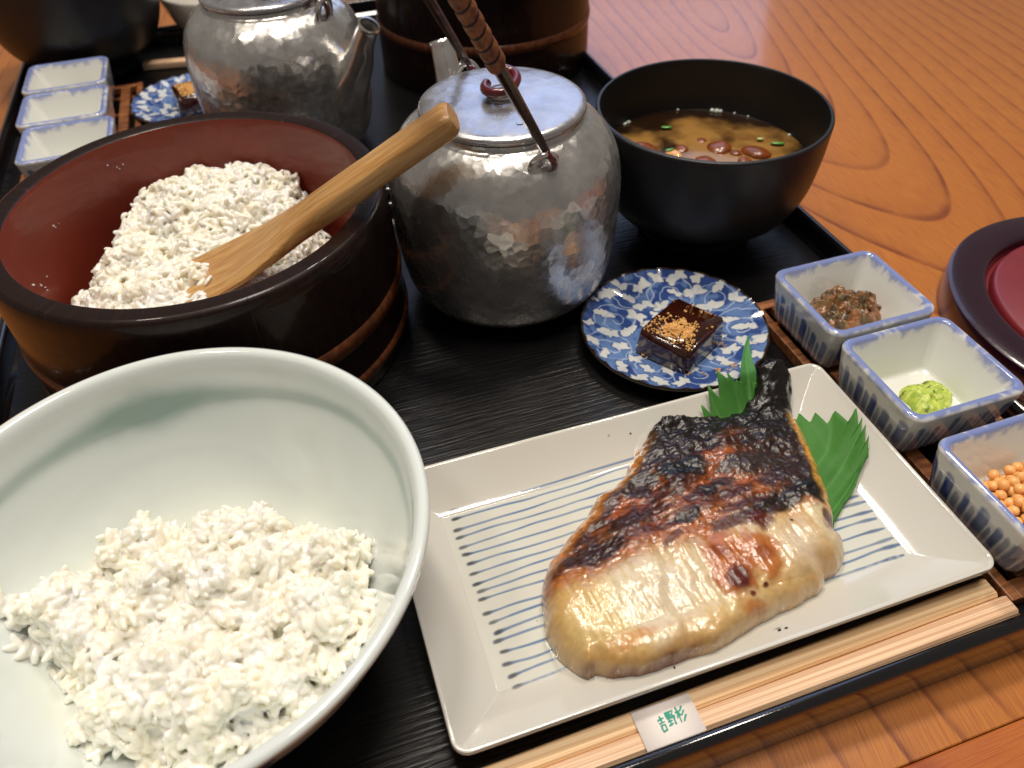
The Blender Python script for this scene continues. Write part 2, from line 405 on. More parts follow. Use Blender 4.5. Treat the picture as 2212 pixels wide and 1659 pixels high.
def grain_mesh(nu=7, nv=9):
    V = []; 
    for j in range(nv):
        t = j / (nv - 1) * math.pi; x = -math.cos(t); r = math.sin(t) ** .72
        for i in range(nu):
            a = i / nu * 2 * math.pi
            V.append((x * .26, r * math.cos(a) * .098, r * math.sin(a) * .092))
    V = np.array(V); V[:, 2] -= .055 * (V[:, 0] / .26) ** 2
    F = []
    for j in range(nv - 1):
        for i in range(nu):
            k = (i + 1) % nu; F.append((j*nu+i, j*nu+k, (j+1)*nu+k, (j+1)*nu+i))
    return V, np.array(F)
GV, GF = grain_mesh()
def rice_mass(P, N, seed, flat=.8, scale=1.0):
    """grains at points P lying roughly along the surface with normals N"""
    r = np.random.default_rng(seed); n = len(P)
    d = r.normal(size=(n, 3)); d -= N * (d * N).sum(1)[:, None] * flat; d /= np.linalg.norm(d, axis=1)[:, None]
    b = np.cross(d, r.normal(size=(n, 3)) * .6 + N); b /= np.linalg.norm(b, axis=1)[:, None]; e = np.cross(b, d)
    s = r.uniform(.82, 1.18, (n, 1)); s2 = r.uniform(.85, 1.2, (n, 1)); bend = r.uniform(.2, 1.8, n)
    g = np.repeat(GV[None], n, 0).copy(); g[:, :, 2] -= (bend[:, None] - 1) * .05 * (GV[None, :, 0] / .26) ** 2
    W = g[:, :, 0:1] * (d * s * scale)[:, None] + g[:, :, 1:2] * (b * s2 * scale)[:, None] + g[:, :, 2:3] * (e * s2 * scale)[:, None] + P[:, None]
    F = (GF[None] + (np.arange(n) * len(GV))[:, None, None]).reshape(-1, 4)
    tint = np.stack([r.uniform(.96, 1.0, n), r.uniform(.96, 1.0, n), r.uniform(.88, 1.06, n)], 1)
    return W.reshape(-1, 3), F, np.repeat(tint, len(GV), 0)
def hfield_rice(name, hfun, dom, n, seed, core_drop, label, lim, layers=(0, .13, .26), gs=1.0, vox=.033):
    r = np.random.default_rng(seed)
    x0, x1, y0, y1 = lim; Ps = []; Ns = []
    for L in layers:
        x = r.uniform(x0, x1, n * 3); y = r.uniform(y0, y1, n * 3); k = dom(x, y); x, y = x[k][:n], y[k][:n]
        e = .05; h = hfun(x, y); gx = (hfun(x + e, y) - h) / e; gy = (hfun(x, y + e) - h) / e
        N = np.stack([-gx, -gy, np.ones_like(x)], 1); N /= np.linalg.norm(N, axis=1)[:, None]
        P = np.stack([x, y, h], 1) + N * (.02 - L + r.normal(size=(len(x), 1)) * .045)
        Ps.append(P); Ns.append(N)
    P = np.vstack(Ps); N = np.vstack(Ns)
    V, F, C = rice_mass(P, N, seed + 1, .8, gs)
    # core: closed lump under the grains
    g = 70; xs = np.linspace(x0, x1, g); ys = np.linspace(y0, y1, g); X, Y = np.meshgrid(xs, ys, indexing='ij')
    inside = dom(X, Y); Z = hfun(X, Y) - core_drop + (fbm(X*3, Y*3, 0, 2, seed) - .5) * .2
    cv = np.stack([X.ravel(), Y.ravel(), Z.ravel()], 1); cf = gridfaces(g, g)
    ok = (inside & dom(X + .7, Y) & dom(X - .7, Y) & dom(X, Y + .7) & dom(X, Y - .7)).ravel(); cf = cf[ok[cf].all(1)]
    # close the core downwards so that grains and core fuse into one sticky mass
    low = cv.copy(); low[:, 2] -= .35; nb = len(cv); e = {}
    for f in cf:
        for q in range(4):
            a, b = int(f[q]), int(f[(q + 1) % 4]); e[(a, b)] = 1
    side = [(b, a, a + nb, b + nb) for (a, b) in e if (b, a) not in e]
    Vt = np.vstack([V, cv, low]); Ft = [tuple(f) for f in F] + [tuple(f + len(V)) for f in cf] + [tuple(f[::-1] + nb + len(V)) for f in cf] + [tuple(i + len(V) for i in f) for f in side]
    o = ob(name, mesh(name, Vt, Ft, M_RICE, True, np.ones((len(Vt), 3))))
    md = o.modifiers.new('fuse', 'REMESH'); md.mode = 'VOXEL'; md.voxel_size = vox * CM; md.use_smooth_shade = True
    ms_ = o.modifiers.new('soften', 'SMOOTH'); ms_.factor = .5; ms_.iterations = 3
    return tag(o, label, 'rice', None, 'stuff')
# rice in the white bowl (world cm)
BOUT = np.array([(-17.2,12.9),(-16.6,13.9),(-15.2,15.0),(-14.5,15.9),(-13.2,16.7),(-12.0,16.3),(-10.6,17.1),(-8.6,16.9),(-7.4,16.0),(-5.9,15.9),(-5.2,14.6),(-4.9,13.0),(-5.3,11.3),(-6.2,9.9),(-7.8,8.5),(-9.9,7.9),(-11.6,8.5),(-13.6,9.0),(-14.3,9.6),(-13.7,10.3),(-15.0,11.1),(-16.6,12.1)])
def poly_sd(x, y, P):
    """signed distance, negative inside"""
    x = np.asarray(x, float); y = np.asarray(y, float); sh = x.shape; x = x.ravel(); y = y.ravel()
    d = np.full(x.shape, 1e9); s = np.zeros(x.shape, bool)
    for i in range(len(P)):
        a = P[i]; b = P[(i + 1) % len(P)]; e = b - a; wx = x - a[0]; wy = y - a[1]
        t = np.clip((wx*e[0]+wy*e[1]) / (e @ e), 0, 1); d = np.minimum(d, (wx - e[0]*t)**2 + (wy - e[1]*t)**2)
        c = ((a[1] > y) != (b[1] > y)); 
        with np.errstate(divide='ignore', invalid='ignore'): xc = (b[0]-a[0]) * (y-a[1]) / (b[1]-a[1]) + a[0]
        s ^= c & (x < xc)
    d = np.sqrt(d); return np.where(s, -d, d).reshape(sh)
def bowl_floor(r): return np.interp(r, [0, 1.6, 3.4, 5.0, 6.2, 7.0, 7.45, 7.72], [.8, .85, 1.15, 1.95, 3.3, 4.8, 6.0, 6.75])
def h_bowl(x, y):
    sd = -poly_sd(x, y, BOUT) + (fbm(x*1.1, y*1.1, 0, 3, 4) - .5) * 1.3
    top = 3.55 + .75 * np.exp(-((x + 9.5)**2 / 16 + (y - 13.0)**2 / 10)) + (fbm(x*.75, y*.75, 3, 3, 11) - .5) * 2.3 + (fbm(x*1.9, y*1.9, 5, 2, 12) - .5) * .9
    fl = bowl_floor(np.hypot(x - BC[0], y - BC[1])) + .12
    k = sstep(-.1, .9, sd)
    return np.maximum(fl + (np.maximum(top, fl + .25) - fl) * k, fl)
def d_bowl(x, y): return (poly_sd(x, y, BOUT) + (fbm(x*1.6, y*1.6, 7, 3, 5) - .5) * 1.1 < 0) & (np.hypot(x - BC[0], y - BC[1]) < 6.5)
hfield_rice('cooked_rice', h_bowl, d_bowl, 1700, 31, .24, 'heap of sticky white rice in the big white bowl nearest the camera', (-18, -4, 6.5, 18.5), gs=1.42, vox=.032)

# ------------------------------------------------------------------ rice tub (ohitsu)
TC = (-14.39, 30.68)
def make_tub(loc, label, lidded=False, red=True, r0=8.8):
    t = thing('wooden_rice_tub', label, 'rice tub', (loc[0], loc[1], 0), .3, 'lacquered wooden rice tubs')
    s = r0 / 8.8
    prof = [(0, .6), (8.4*s, .6), (8.5*s, .1), (8.7*s, 0), (8.92*s, 0), (9.0*s, .12), (9.0*s, 1.6), (8.95*s, 4.5), (8.88*s, 7.2), (8.83*s, 7.8), (8.76*s, 7.93), (8.6*s, 8.0)]
    V, F = lathe(prof, 180); ob('tub_wall', mesh('tub_wall', V, F, M_TUB, True, sharp=50), t)
    V, F = lathe([(8.6*s, 8.0), (7.98*s, 8.0), (7.86*s, 7.94)], 180); ob('tub_lip', mesh('tub_lip', V, F, M_TUB, True), t)
    V, F = lathe([(7.86*s, 7.94), (7.8*s, 7.7), (7.78*s, 2.2), (7.6*s, 1.5), (7.2*s, 1.2), (0, 1.15)], 160)
    ob('tub_inside', mesh('tub_inside', V, F, M_TUBIN, True, sharp=60), t)
    for z, h in (((3.3, .8),) if lidded else ((3.0, .9), (.75, .65))):
        rr = 9.0*s - (z - 1) * .02
        V, F = lathe([(rr - .05, z), (rr + .08, z + .06), (rr + .12, z + h*.5), (rr + .07, z + h - .05), (rr - .08, z + h)], 180)
        ob('tub_hoop', mesh('tub_hoop', V, F, M_HOOP, True), t)
    if lidded:
        V, F = lathe([(0, 7.6), (7.6*s, 7.6), (7.6*s, 8.02), (9.3*s, 8.02), (9.4*s, 8.15), (9.4*s, 9.3), (9.25*s, 9.45), (0, 9.5)], 160)
        ob('tub_cover', mesh('tub_cover', V, F, M_TUB, True, sharp=40), t)
    return t
make_tub(TC, 'open dark lacquered rice tub with red inside and a wooden paddle leaning in it')
def h_tub(x, y):
    X = x - TC[0]; Y = y - TC[1]
    e = 7.55 - np.hypot(X, Y)
    top = 4.5 + 1.9 * np.exp(-((X + .3)**2 / 14 + (Y - 4.6)**2 / 9)) + .75 * np.exp(-((X + .2)**2 / 8 + (Y + 3.0)**2 / 5)) + .3*np.exp(-((X + 4.5)**2 / 7 + (Y - 1)**2 / 10)) + (fbm(x*.9, y*.9, 1, 3, 2) - .5) * 1.5
    top -= 2.6 * sstep(3.4, 5.4, X + .12 * Y) + 1.6 * sstep(4.9, 6.6, -X - .15*Y + (fbm(x, y, 0, 2, 8) - .5))
    return top
def d_tub(x, y):
    X = x - TC[0]; Y = y - TC[1]
    return (np.hypot(X, Y) < 7.55) & (poly_sd(x, y, TOUT) + (fbm(x*1.4, y*1.4, 7, 3, 5) - .5) * .9 < 0)
TOUT = np.array([(-20.9, 27.0), (-21.5, 29.5), (-21.0, 31.6), (-19.9, 33.2), (-18.9, 35.0), (-18.3, 37.0), (-16.5, 38.3), (-13.0, 38.4), (-10.6, 37.2), (-9.6, 35.4), (-9.2, 33), (-8.8, 29), (-9.4, 26), (-12, 23), (-17, 23)])
hfield_rice('cooked_rice', h_tub, d_tub, 2000, 57, .24, 'mound of steamed white rice inside the red-lined wooden tub', (-22.6, -6.4, 22.6, 38.8), gs=1.3)

# ------------------------------------------------------------------ paddle
def make_paddle():
    p1 = np.array([-12.67, 28.52, 5.45]); p2 = np.array([-2.0, 29.43, 12.0])
    L = np.linalg.norm(p2 - p1); d = (p2 - p1) / L
    s = np.cross(d, (0, 0, 1)); s /= np.linalg.norm(s); nrm = np.cross(s, d)
    t = np.linspace(-.32, 1, 100); sect = 28; V = []
    for tt in t:
        wd = np.interp(tt, [-.32, -.305, -.27, -.18, -.05, .10, .22, .34, .45, .7, 1], [.8, 1.3, 1.75, 2.1, 2.2, 2.05, 1.7, 1.25, 1.04, .92, .90])
        th = np.interp(tt, [-.2, 0, .15, .3, .45, 1], [.06, .12, .22, .40, .52, .56])
        ed = max(0.0, (tt - .972) / .028); wd -= .16 * ed ** 2; th -= .13 * ed ** 2; lift = 1.0 * max(0.0, (.3 - tt) / .6) ** 2
        a = np.arange(sect) / sect * 2 * np.pi
        sx = np.sign(np.cos(a)) * np.abs(np.cos(a)) ** .5; sy = np.sign(np.sin(a)) * np.abs(np.sin(a)) ** .5
        dish = -.10 * (1 - sx**2) * (sy > 0) * sstep(.3, 0, tt)
        V.append(np.stack([np.full(sect, tt * L), sx * wd, sy * th + dish + lift], 1))
    V = np.vstack(V); n = len(t); F = []
    for i in range(n - 1):
        for j in range(sect):
            k = (j + 1) % sect; F.append((i*sect+j, (i+1)*sect+j, (i+1)*sect+k, i*sect+k))
    F.append(tuple(range(sect))); F.append(tuple((n-1)*sect + j for j in range(sect))[::-1])
    V += (np.stack([fbm(V[:, 0]*.6, V[:, 1]*2, V[:, 2]*2, 2, k) for k in (1, 2, 3)], 1) - .5) * .05
    o = ob('rice_paddle', mesh('rice_paddle', V, F, M_PADDLE, True, sharp=35))
    M = Matrix.Identity(4)
    for i in range(3): M[i][0] = d[i]; M[i][1] = -s[i]; M[i][2] = nrm[i]; M[i][3] = p1[i] * CM
    o.matrix_world = M
    tag(o, 'tan wooden rice paddle stuck in the tub with its handle reaching over the kettle', 'rice paddle')
    return p1, d, s, nrm, L
p1, dd_, ss_, nn_, LL_ = make_paddle()
def grain_at(p, n, seed, label, group=None, sc=1.0):
    V, F, C = rice_mass(np.zeros((1, 3)), np.array([n], float), seed, 1.0, sc)
    o = ob('rice_grain', mesh('rice_grain', V, F, M_RICE, True, C)); o.location = Vector(p) * CM
    return tag(o, label, 'rice grain', group)
grain_at(p1 + dd_ * LL_ * -.06 + nn_ * .50 + ss_ * .65, nn_, 5, 'single grain of rice stuck on the blade of the wooden paddle', sc=1.15)

# ------------------------------------------------------------------ kettles
def arc_path(F0, B0, a, L1, Htop, n=40):
    """bail: straight leg up along a, rounded top, leg down"""
    F0, B0, a = map(np.array, (F0, B0, a)); pts = []
    for t in np.linspace(0, 1, 24): pts.append(F0 + a * L1 * t)
    for t in np.linspace(0, np.pi, 24)[1:-1]:
        c = (F0 + B0) / 2 + (B0 - F0) / 2 * (-math.cos(t)); c = c + a * (L1 + (Htop - L1) * math.sin(t)); pts.append(c)
    for t in np.linspace(1, 0, 24): pts.append(B0 + a * L1 * t)
    return np.array(pts)
def make_kettle(cx, cy, label, rot, tilt, seed, s=1.0, reach=1.0, top=10.2):
    """local frame: +y points to the spout"""
    t = thing('metal_kettle', label, 'kettle', (cx, cy, 0), rot, 'hammered metal kettles')
    pr = smoothprof([(0, .35), (2.6, .33), (3.6, .3), (4.15, .32), (4.75, .6), (5.3, 1.3), (5.60, 2.6), (5.74, 4.0), (5.78, 5.4), (5.74, 6.8), (5.50, 8.0), (4.95, 8.95), (4.3, 9.52), (3.85, 9.78), (3.75, 10.0)], 5)
    V, F = lathe(pr * s, 160); ob('kettle_body', mesh('kettle_body', V, F, M_METAL), t)
    V, F = lathe(np.array([(0, 9.6), (3.5, 9.7), (3.6, 10.05), (3.86, 10.1), (3.93, 10.2), (3.9, 10.34), (3.8, 10.42), (3.7, 10.46), (3.5, 10.50), (2.6, 10.60), (1.4, 10.66), (0, 10.68)]) * s, 120)
    lid = ob('kettle_lid', mesh('kettle_lid', V, F, M_LIDM, True, sharp=50), t)
    # vent hole
    ha = math.radians(-90) - rot + .27; V, F = lathe([(0, 0), (.13, 0), (.17, .03), (.17, .05)], 16)
    V = V * s + np.array([math.cos(ha) * 2.75, math.sin(ha) * 2.75, 10.55]) * s
    ob('vent_hole', mesh('vent_hole', V, F, NTHOLE), lid)
    V, F = lathe(np.array([(0, 10.6), (.7, 10.62), (.72, 10.85), (.6, 10.92), (.2, 10.95), (0, 10.95)]) * s, 40)
    ob('knob_washer', mesh('knob_washer', V, F, M_METALS), lid)
    # curled knob
    pts = []
    for k in np.linspace(0, 1, 60):
        a = 2.4 + k * 5.6; r = .84 - .14 * k + .12 * math.sin(a * 2)
        pts.append((r * math.cos(a), r * math.sin(a), 11.12 + .55 * k ** 2.2))
    for k in np.linspace(.1, 1, 14): pts.append((pts[59][0] * (1 - k) - .05 * k, pts[59][1] * (1 - k), 11.67 + .5 * math.sin(k * 2.6)))
    V, F = tube(np.array(pts) * s, .23 * s, 12); ob('kettle_knob', mesh('kettle_knob', V, F, M_REDLAC), t)
    # spout
    sp = smoothprof([(0, 4.9, 4.6), (0, 6.1 * reach + .3 * (1 - reach), 5.5), (0, 7.1 * reach, 5.5 + (top - 5.5) * .33), (0, 7.9 * reach, 5.5 + (top - 5.5) * .72), (0, 8.6 * reach, top)], 6) * s
    rr = np.interp(np.linspace(0, 1, len(sp)), [0, .3, .7, .95, 1], [1.75, 1.25, .72, .62, .70]) * s
    V, F = tube(sp, rr, 26, False, 1.0, (1, 0, 0)); inn = tube(sp[-10:] + 0, rr[-10:] * .8, 26, False, 1.0, (1, 0, 0))
    ring_a = (len(sp) - 1) * 26; Vn, Fn = join((V, F), inn); off = len(V) + 9 * 26
    Fn += [(ring_a + j, ring_a + (j + 1) % 26, off + (j + 1) % 26, off + j) for j in range(26)]
    ob('kettle_spout', mesh('kettle_spout', Vn, Fn, M_METALS), t)
    # lugs: a ring standing on the shoulder front and back
    for sg in (-1, 1):
        c = np.array([0.0, sg * 4.55, 9.45]) * s; pts = []
        for a in np.linspace(-.5, math.pi + .5, 26): pts.append(c + s * np.array([math.cos(a) * .62, sg * .25 * math.sin(a), math.sin(a) * (.55 if sg < 0 else .95)]))
        V, F = tube(pts, (.13 if sg < 0 else .2) * s, 12, True, 1.0, (0, 1, 0)); ob('handle_lug', mesh('handle_lug', V, F, M_METALS), t)
    return t
th = NT('vent_dark'); NTHOLE = th.set(color=(.004, .004, .004, 1), rough=.6)
KC = (0.0, 34.2)
ROT = math.atan2(.37, .93)          # spout azimuth: to the back left
kt = make_kettle(KC[0], KC[1], 'near silver hammered kettle with dark wooden handle wrapped in rattan, behind the sweets dish', ROT, 0, 3)
def w2l(p, t):
    c, s = math.cos(t.rotation_euler.z), math.sin(t.rotation_euler.z); x, y = p[0] - t.location.x / CM, p[1] - t.location.y / CM
    return np.array([x * c + y * s, -x * s + y * c, p[2]])
def kettle_bail(t, F0, B0, a, L1, Htop, wrap0, s=1.0):
    P = arc_path(F0, B0, a, L1, Htop); P = np.array([w2l(p, t) for p in P])
    seg = np.linalg.norm(np.diff(P, axis=0), axis=1); sl = np.concatenate([[0], np.cumsum(seg)]); tot = sl[-1]
    def sub(s0, s1, n): 
        q = np.linspace(s0, s1, n); return np.stack([np.interp(q, sl, P[:, k]) for k in range(3)], 1)
    V, F = tube(sub(0, wrap0 + .3, 20), np.interp(np.linspace(0, 1, 20), [0, .3, 1], [.22, .26, .33]) * s, 8, True, .75)
    ob('handle_leg', mesh('handle_leg', V, F, M_DARKWOOD, True, sharp=30), t)
    V, F = tube(sub(tot - wrap0 - .3, tot, 20), np.interp(np.linspace(0, 1, 20), [0, .7, 1], [.33, .26, .22]) * s, 8, True, .75)
    ob('handle_leg', mesh('handle_leg', V, F, M_DARKWOOD, True, sharp=30), t)
    # rattan wrap: separate turns, each a swelling with a dark groove
    L = tot - 2 * wrap0; turns = int(L / .56); n = turns * 10; Q = sub(wrap0, tot - wrap0, n)
    ph = (np.arange(n) % 10) / 10.0; r = .36 + .085 * np.sin(np.pi * ph) ** .6
    V, F = tube(Q, r * s, 16, True, .9); 
    # lean the turns
    idx = np.repeat(np.arange(n), 16); ring = np.tile(np.arange(16), n); tang = np.gradient(Q, axis=0); tang /= np.linalg.norm(tang, axis=1)[:, None]
    V = V + tang[idx] * (.13 * np.cos(ring / 16 * 2 * np.pi))[:, None]
    fm = [1 if (f[0] // 16) % 10 in (9, 0) else 0 for f in F]
    ob('handle_wrap', mesh('handle_wrap', V, F, [M_RATTAN, M_RATTAND], True, fmat=fm), t)
    # red cord loop tying the leg to the lug
    for e, sg in ((0, 1), (len(P) - 1, -1)):
        p = P[e]; d = P[e + sg] - p; d /= np.linalg.norm(d); side = np.cross(d, (0, 1, 0)); side /= np.linalg.norm(side); pts = []
        for a_ in np.linspace(0, 2 * np.pi, 30): pts.append(p - d * .28 + d * .55 * math.cos(a_) * .9 + np.array([.0, -.35 * (1 if e == 0 else -1), 0]) * math.sin(a_) )
        V, F = tube(pts, .135 * s, 10, False); ob('red_cord', mesh('red_cord', V, F, M_REDLAC), t)
kettle_bail(kt, (1.85, 30.0, 9.9), (-1.55, 38.7, 10.1), (-.40, -.25, .88), 8.0, 11.0, 4.9)
KB = (-14.7, 51.3)
kb = make_kettle(KB[0], KB[1], 'far silver hammered kettle behind the open rice tub, spout pointing right', math.radians(-119), 0, 4, 1.0, .92, 9.3)
kettle_bail(kb, (-10.8, 49.2, 10.0), (-18.6, 53.4, 10.0), (-.10, .0, .99), 8.0, 11.0, 4.9)

# ------------------------------------------------------------------ soup bowls
def soup_bowl(c, label, s=1.0):
    outer = [(0, .5), (2.7, .5), (2.8, .05), (3.05, 0), (3.3, .08), (3.32, .75), (3.9, 1.15), (5.1, 2.1), (5.85, 3.6), (6.15, 5.4), (6.24, 6.9), (6.26, 7.42)]
    inner = [(6.2, 7.5), (6.1, 7.5), (6.03, 7.4), (5.95, 6.4), (5.75, 4.6), (5.2, 3.0), (4.2, 1.9), (2.5, 1.4), (0, 1.3)]
    p = np.vstack([smoothprof(outer, 5), smoothprof(inner, 5)]) * s
    V, F = lathe(p, 160)
    return tag(ob('soup_bowl', mesh('soup_bowl', V, F, M_SOUPBOWL), None, (c[0], c[1], 0)), label, 'bowl', 'black lacquered soup bowls')
SC = (11.3, 39.1)
soup_bowl(SC, 'black lacquered soup bowl of mushroom miso soup right of the near kettle')
soup_bowl((-34.6, 66.3), 'black lacquered bowl in the far left corner behind the little square cups', 1.1)
# liquid
def soup():
    ZL = 4.55; R = 5.74
    n = 150; a = np.arange(n) / n * 2 * np.pi; rr = np.linspace(0, R, 60)
    X = np.cos(a)[:, None] * rr[None]; Y = np.sin(a)[:, None] * rr[None]
    Z = ZL + .05 * (rr / R)[None] ** 30 + 0 * X
    d = fbm(X*.55 + 3, Y*.55, 0, 4, 6); d2 = fbm(X*1.8, Y*1.8, 0, 4, 16)
    # miso cloud fills the near part, clear dark broth at the far rim
    k = sstep(-.2, 1.0, (-Y / R) * .8 + (d - .5) * 2.6 + .75 - sstep(.55, 1.0, np.hypot(X, Y - .5) / R) * .55 * (Y > -2))
    c = mix(np.tile(srgb(34, 20, 10), X.shape + (1,)), srgb(148, 110, 56), np.clip(k, 0, 1))
    c = mix(c, srgb(156, 118, 68), sstep(.5, .8, d2) * k * .6)
    c = mix(c, srgb(96, 54, 20), sstep(.55, .8, fbm(X*1.1, Y*1.1, 5, 3, 40)) * k * .7)
    V = np.stack([X, Y, Z], -1).reshape(-1, 3); t = NT('miso_broth')
    b = t.bump(t.noise(.6, det=2), .15, .04)
    m_ = t.set(color=t.col(), rough=.15, coat=.5, coatr=.05, spec=.2, normal=b, cnormal=b, sss=.2, sssr=(1, .6, .3), ssss=.004)
    o = ob('miso_soup', mesh('miso_soup', V, gridfaces(n, 60, True), m_, True, c.reshape(-1, 3)), None, (SC[0], SC[1], 0))
    tag(o, 'cloudy golden-brown miso broth filling the black soup bowl', 'soup')
    t = NT('mushroom_cap'); mc = t.set(color=t.mixc(t.noise(1.2, det=3), S4(150, 78, 26), S4(78, 34, 14)), rough=.3, coat=.45, coatr=.15, sss=.3, sssr=(1, .5, .2), ssss=.003, normal=t.bump(t.noise(3), .2, .03))
    t = NT('mushroom_pale'); mp = t.set(color=S4(226, 168, 96), rough=.3, coat=.8, sss=.3, sssr=(1, .5, .2), ssss=.003)
    prof = smoothprof([(0, -.25), (.45, -.22), (.74, -.12), (.8, .02), (.7, .22), (.4, .38), (0, .43)], 4)
    spots = [(-3.2, .6, 1.2, .35, 'orange-brown mushroom floating at the left edge of the soup', mc), (-2.0, -.1, .95, -.5, 'pale cut mushroom beside the left scallion piece in the soup', mp),
             (-.1, -.6, 1.05, .1, 'dark reddish mushroom cap in the middle of the soup', mc), (.9, .9, 1.15, .2, 'light brown mushroom behind the dark cap in the soup', mc),
             (3.0, .3, 1.2, -.25, 'long brown mushroom near the right side of the soup', mc), (2.2, -.9, .8, .3, 'small orange mushroom in front of the long brown one', mc),
             (-3.3, -1.0, .9, .2, 'brown mushroom half sunk at the near left of the soup', mc),
             (.2, 1.9, .6, .1, 'tiny brown mushroom behind the others in the soup', mc), (-1.3, .9, .75, .3, 'small brown mushroom left of the central cluster in the soup', mc), (1.9, .35, .7, -.3, 'small mushroom wedged between the central and long ones', mc), (-.9, -2.2, .8, .2, 'brown mushroom near the front rim of the soup', mc)]
    for i, (x, y, s, tl, lb, mt) in enumerate(spots):
        V, F = lathe(prof, 28); V = V * s * .84; V[:, 2] -= .08; V[:, 0] *= 1.12 if i in (0, 4) else 1.0; V[:, 2] -= .1
        V *= 1 + (fbm(V[:, :1]*1.5 + i, V[:, 1:2]*1.5, 0, 2, i) - .5) * .25
        o = ob('mushroom', mesh('mushroom', V, F, mt), None, (SC[0] + x, SC[1] + y, ZL + .02)); o.rotation_euler = (tl, tl * .7, i * 1.3)
        tag(o, lb, 'mushroom', 'mushrooms in the miso soup')
    t = NT('scallion'); ms = t.set(color=t.mixc(t.noise(2), S4(92, 160, 60), S4(52, 124, 44)), rough=.3, coat=.6)
    t = NT('scallion_pale'); mq = t.set(color=S4(170, 180, 110), rough=.3, coat=.6)
    for i, (x, y, l, rz, lb, mt) in enumerate([(-1.6, 3.3, .9, -.1, 'bright green scallion slice at the far rim of the soup', ms), (-2.1, -.35, .7, .3, 'green scallion slice lying on the pale mushroom', ms),
            (4.35, .9, 1.1, -.15, 'green scallion slice at the right rim of the soup', ms), (-4.5, 1.3, .7, .5, 'pale scallion slice at the left rim of the soup', mq), (3.5, 1.5, .5, 0, 'tiny pale scallion bit behind the long mushroom', mq)]):
        a_ = np.linspace(-1, 1, 12); pts = np.stack([a_ * l * .36, .08 * a_**2, 0 * a_], 1)
        V, F = tube(pts, 0.14 * np.sqrt(np.clip(1.05 - a_**4, 0, 1)), 12, True, .55)
        o = ob('scallion_slice', mesh('scallion_slice', V, F, mt), None, (SC[0] + x, SC[1] + y, ZL + (.12 if i != 1 else .62))); o.rotation_euler = (0, 0, rz)
        tag(o, lb, 'scallion', 'scallion slices in the miso soup')
    # foam bubbles hugging the far rim
    t = NT('bubble'); mb = t.set(color=(.75, .70, .60, 1), rough=.08, coat=1, coatr=.03, sss=.3)
    bs = []
    sph = lathe([(1e-3, -1), (.5, -.86), (.86, -.5), (1, 0), (.86, .5), (.5, .86), (1e-3, 1)], 14)
    for an, r in ((1.2, .13), (1.24, .16), (1.29, .14), (1.66, .09), (2.3, .12), (2.36, .1), (2.28, .09), (2.75, .12), (2.8, .1), (1.05, .08), (.35, .1), (2.33, .07), (.9, .07)):
        q = R - r * 1.0; bs.append((sph[0] * r + np.array([math.cos(an) * q, math.sin(an) * q, ZL + .07]), sph[1]))
    V, F = join(*bs); bo = ob('foam_bubbles', mesh('foam_bubbles', V, F, mb), D.objects['miso_soup'])
    bo['kind'] = 'stuff'
soup()

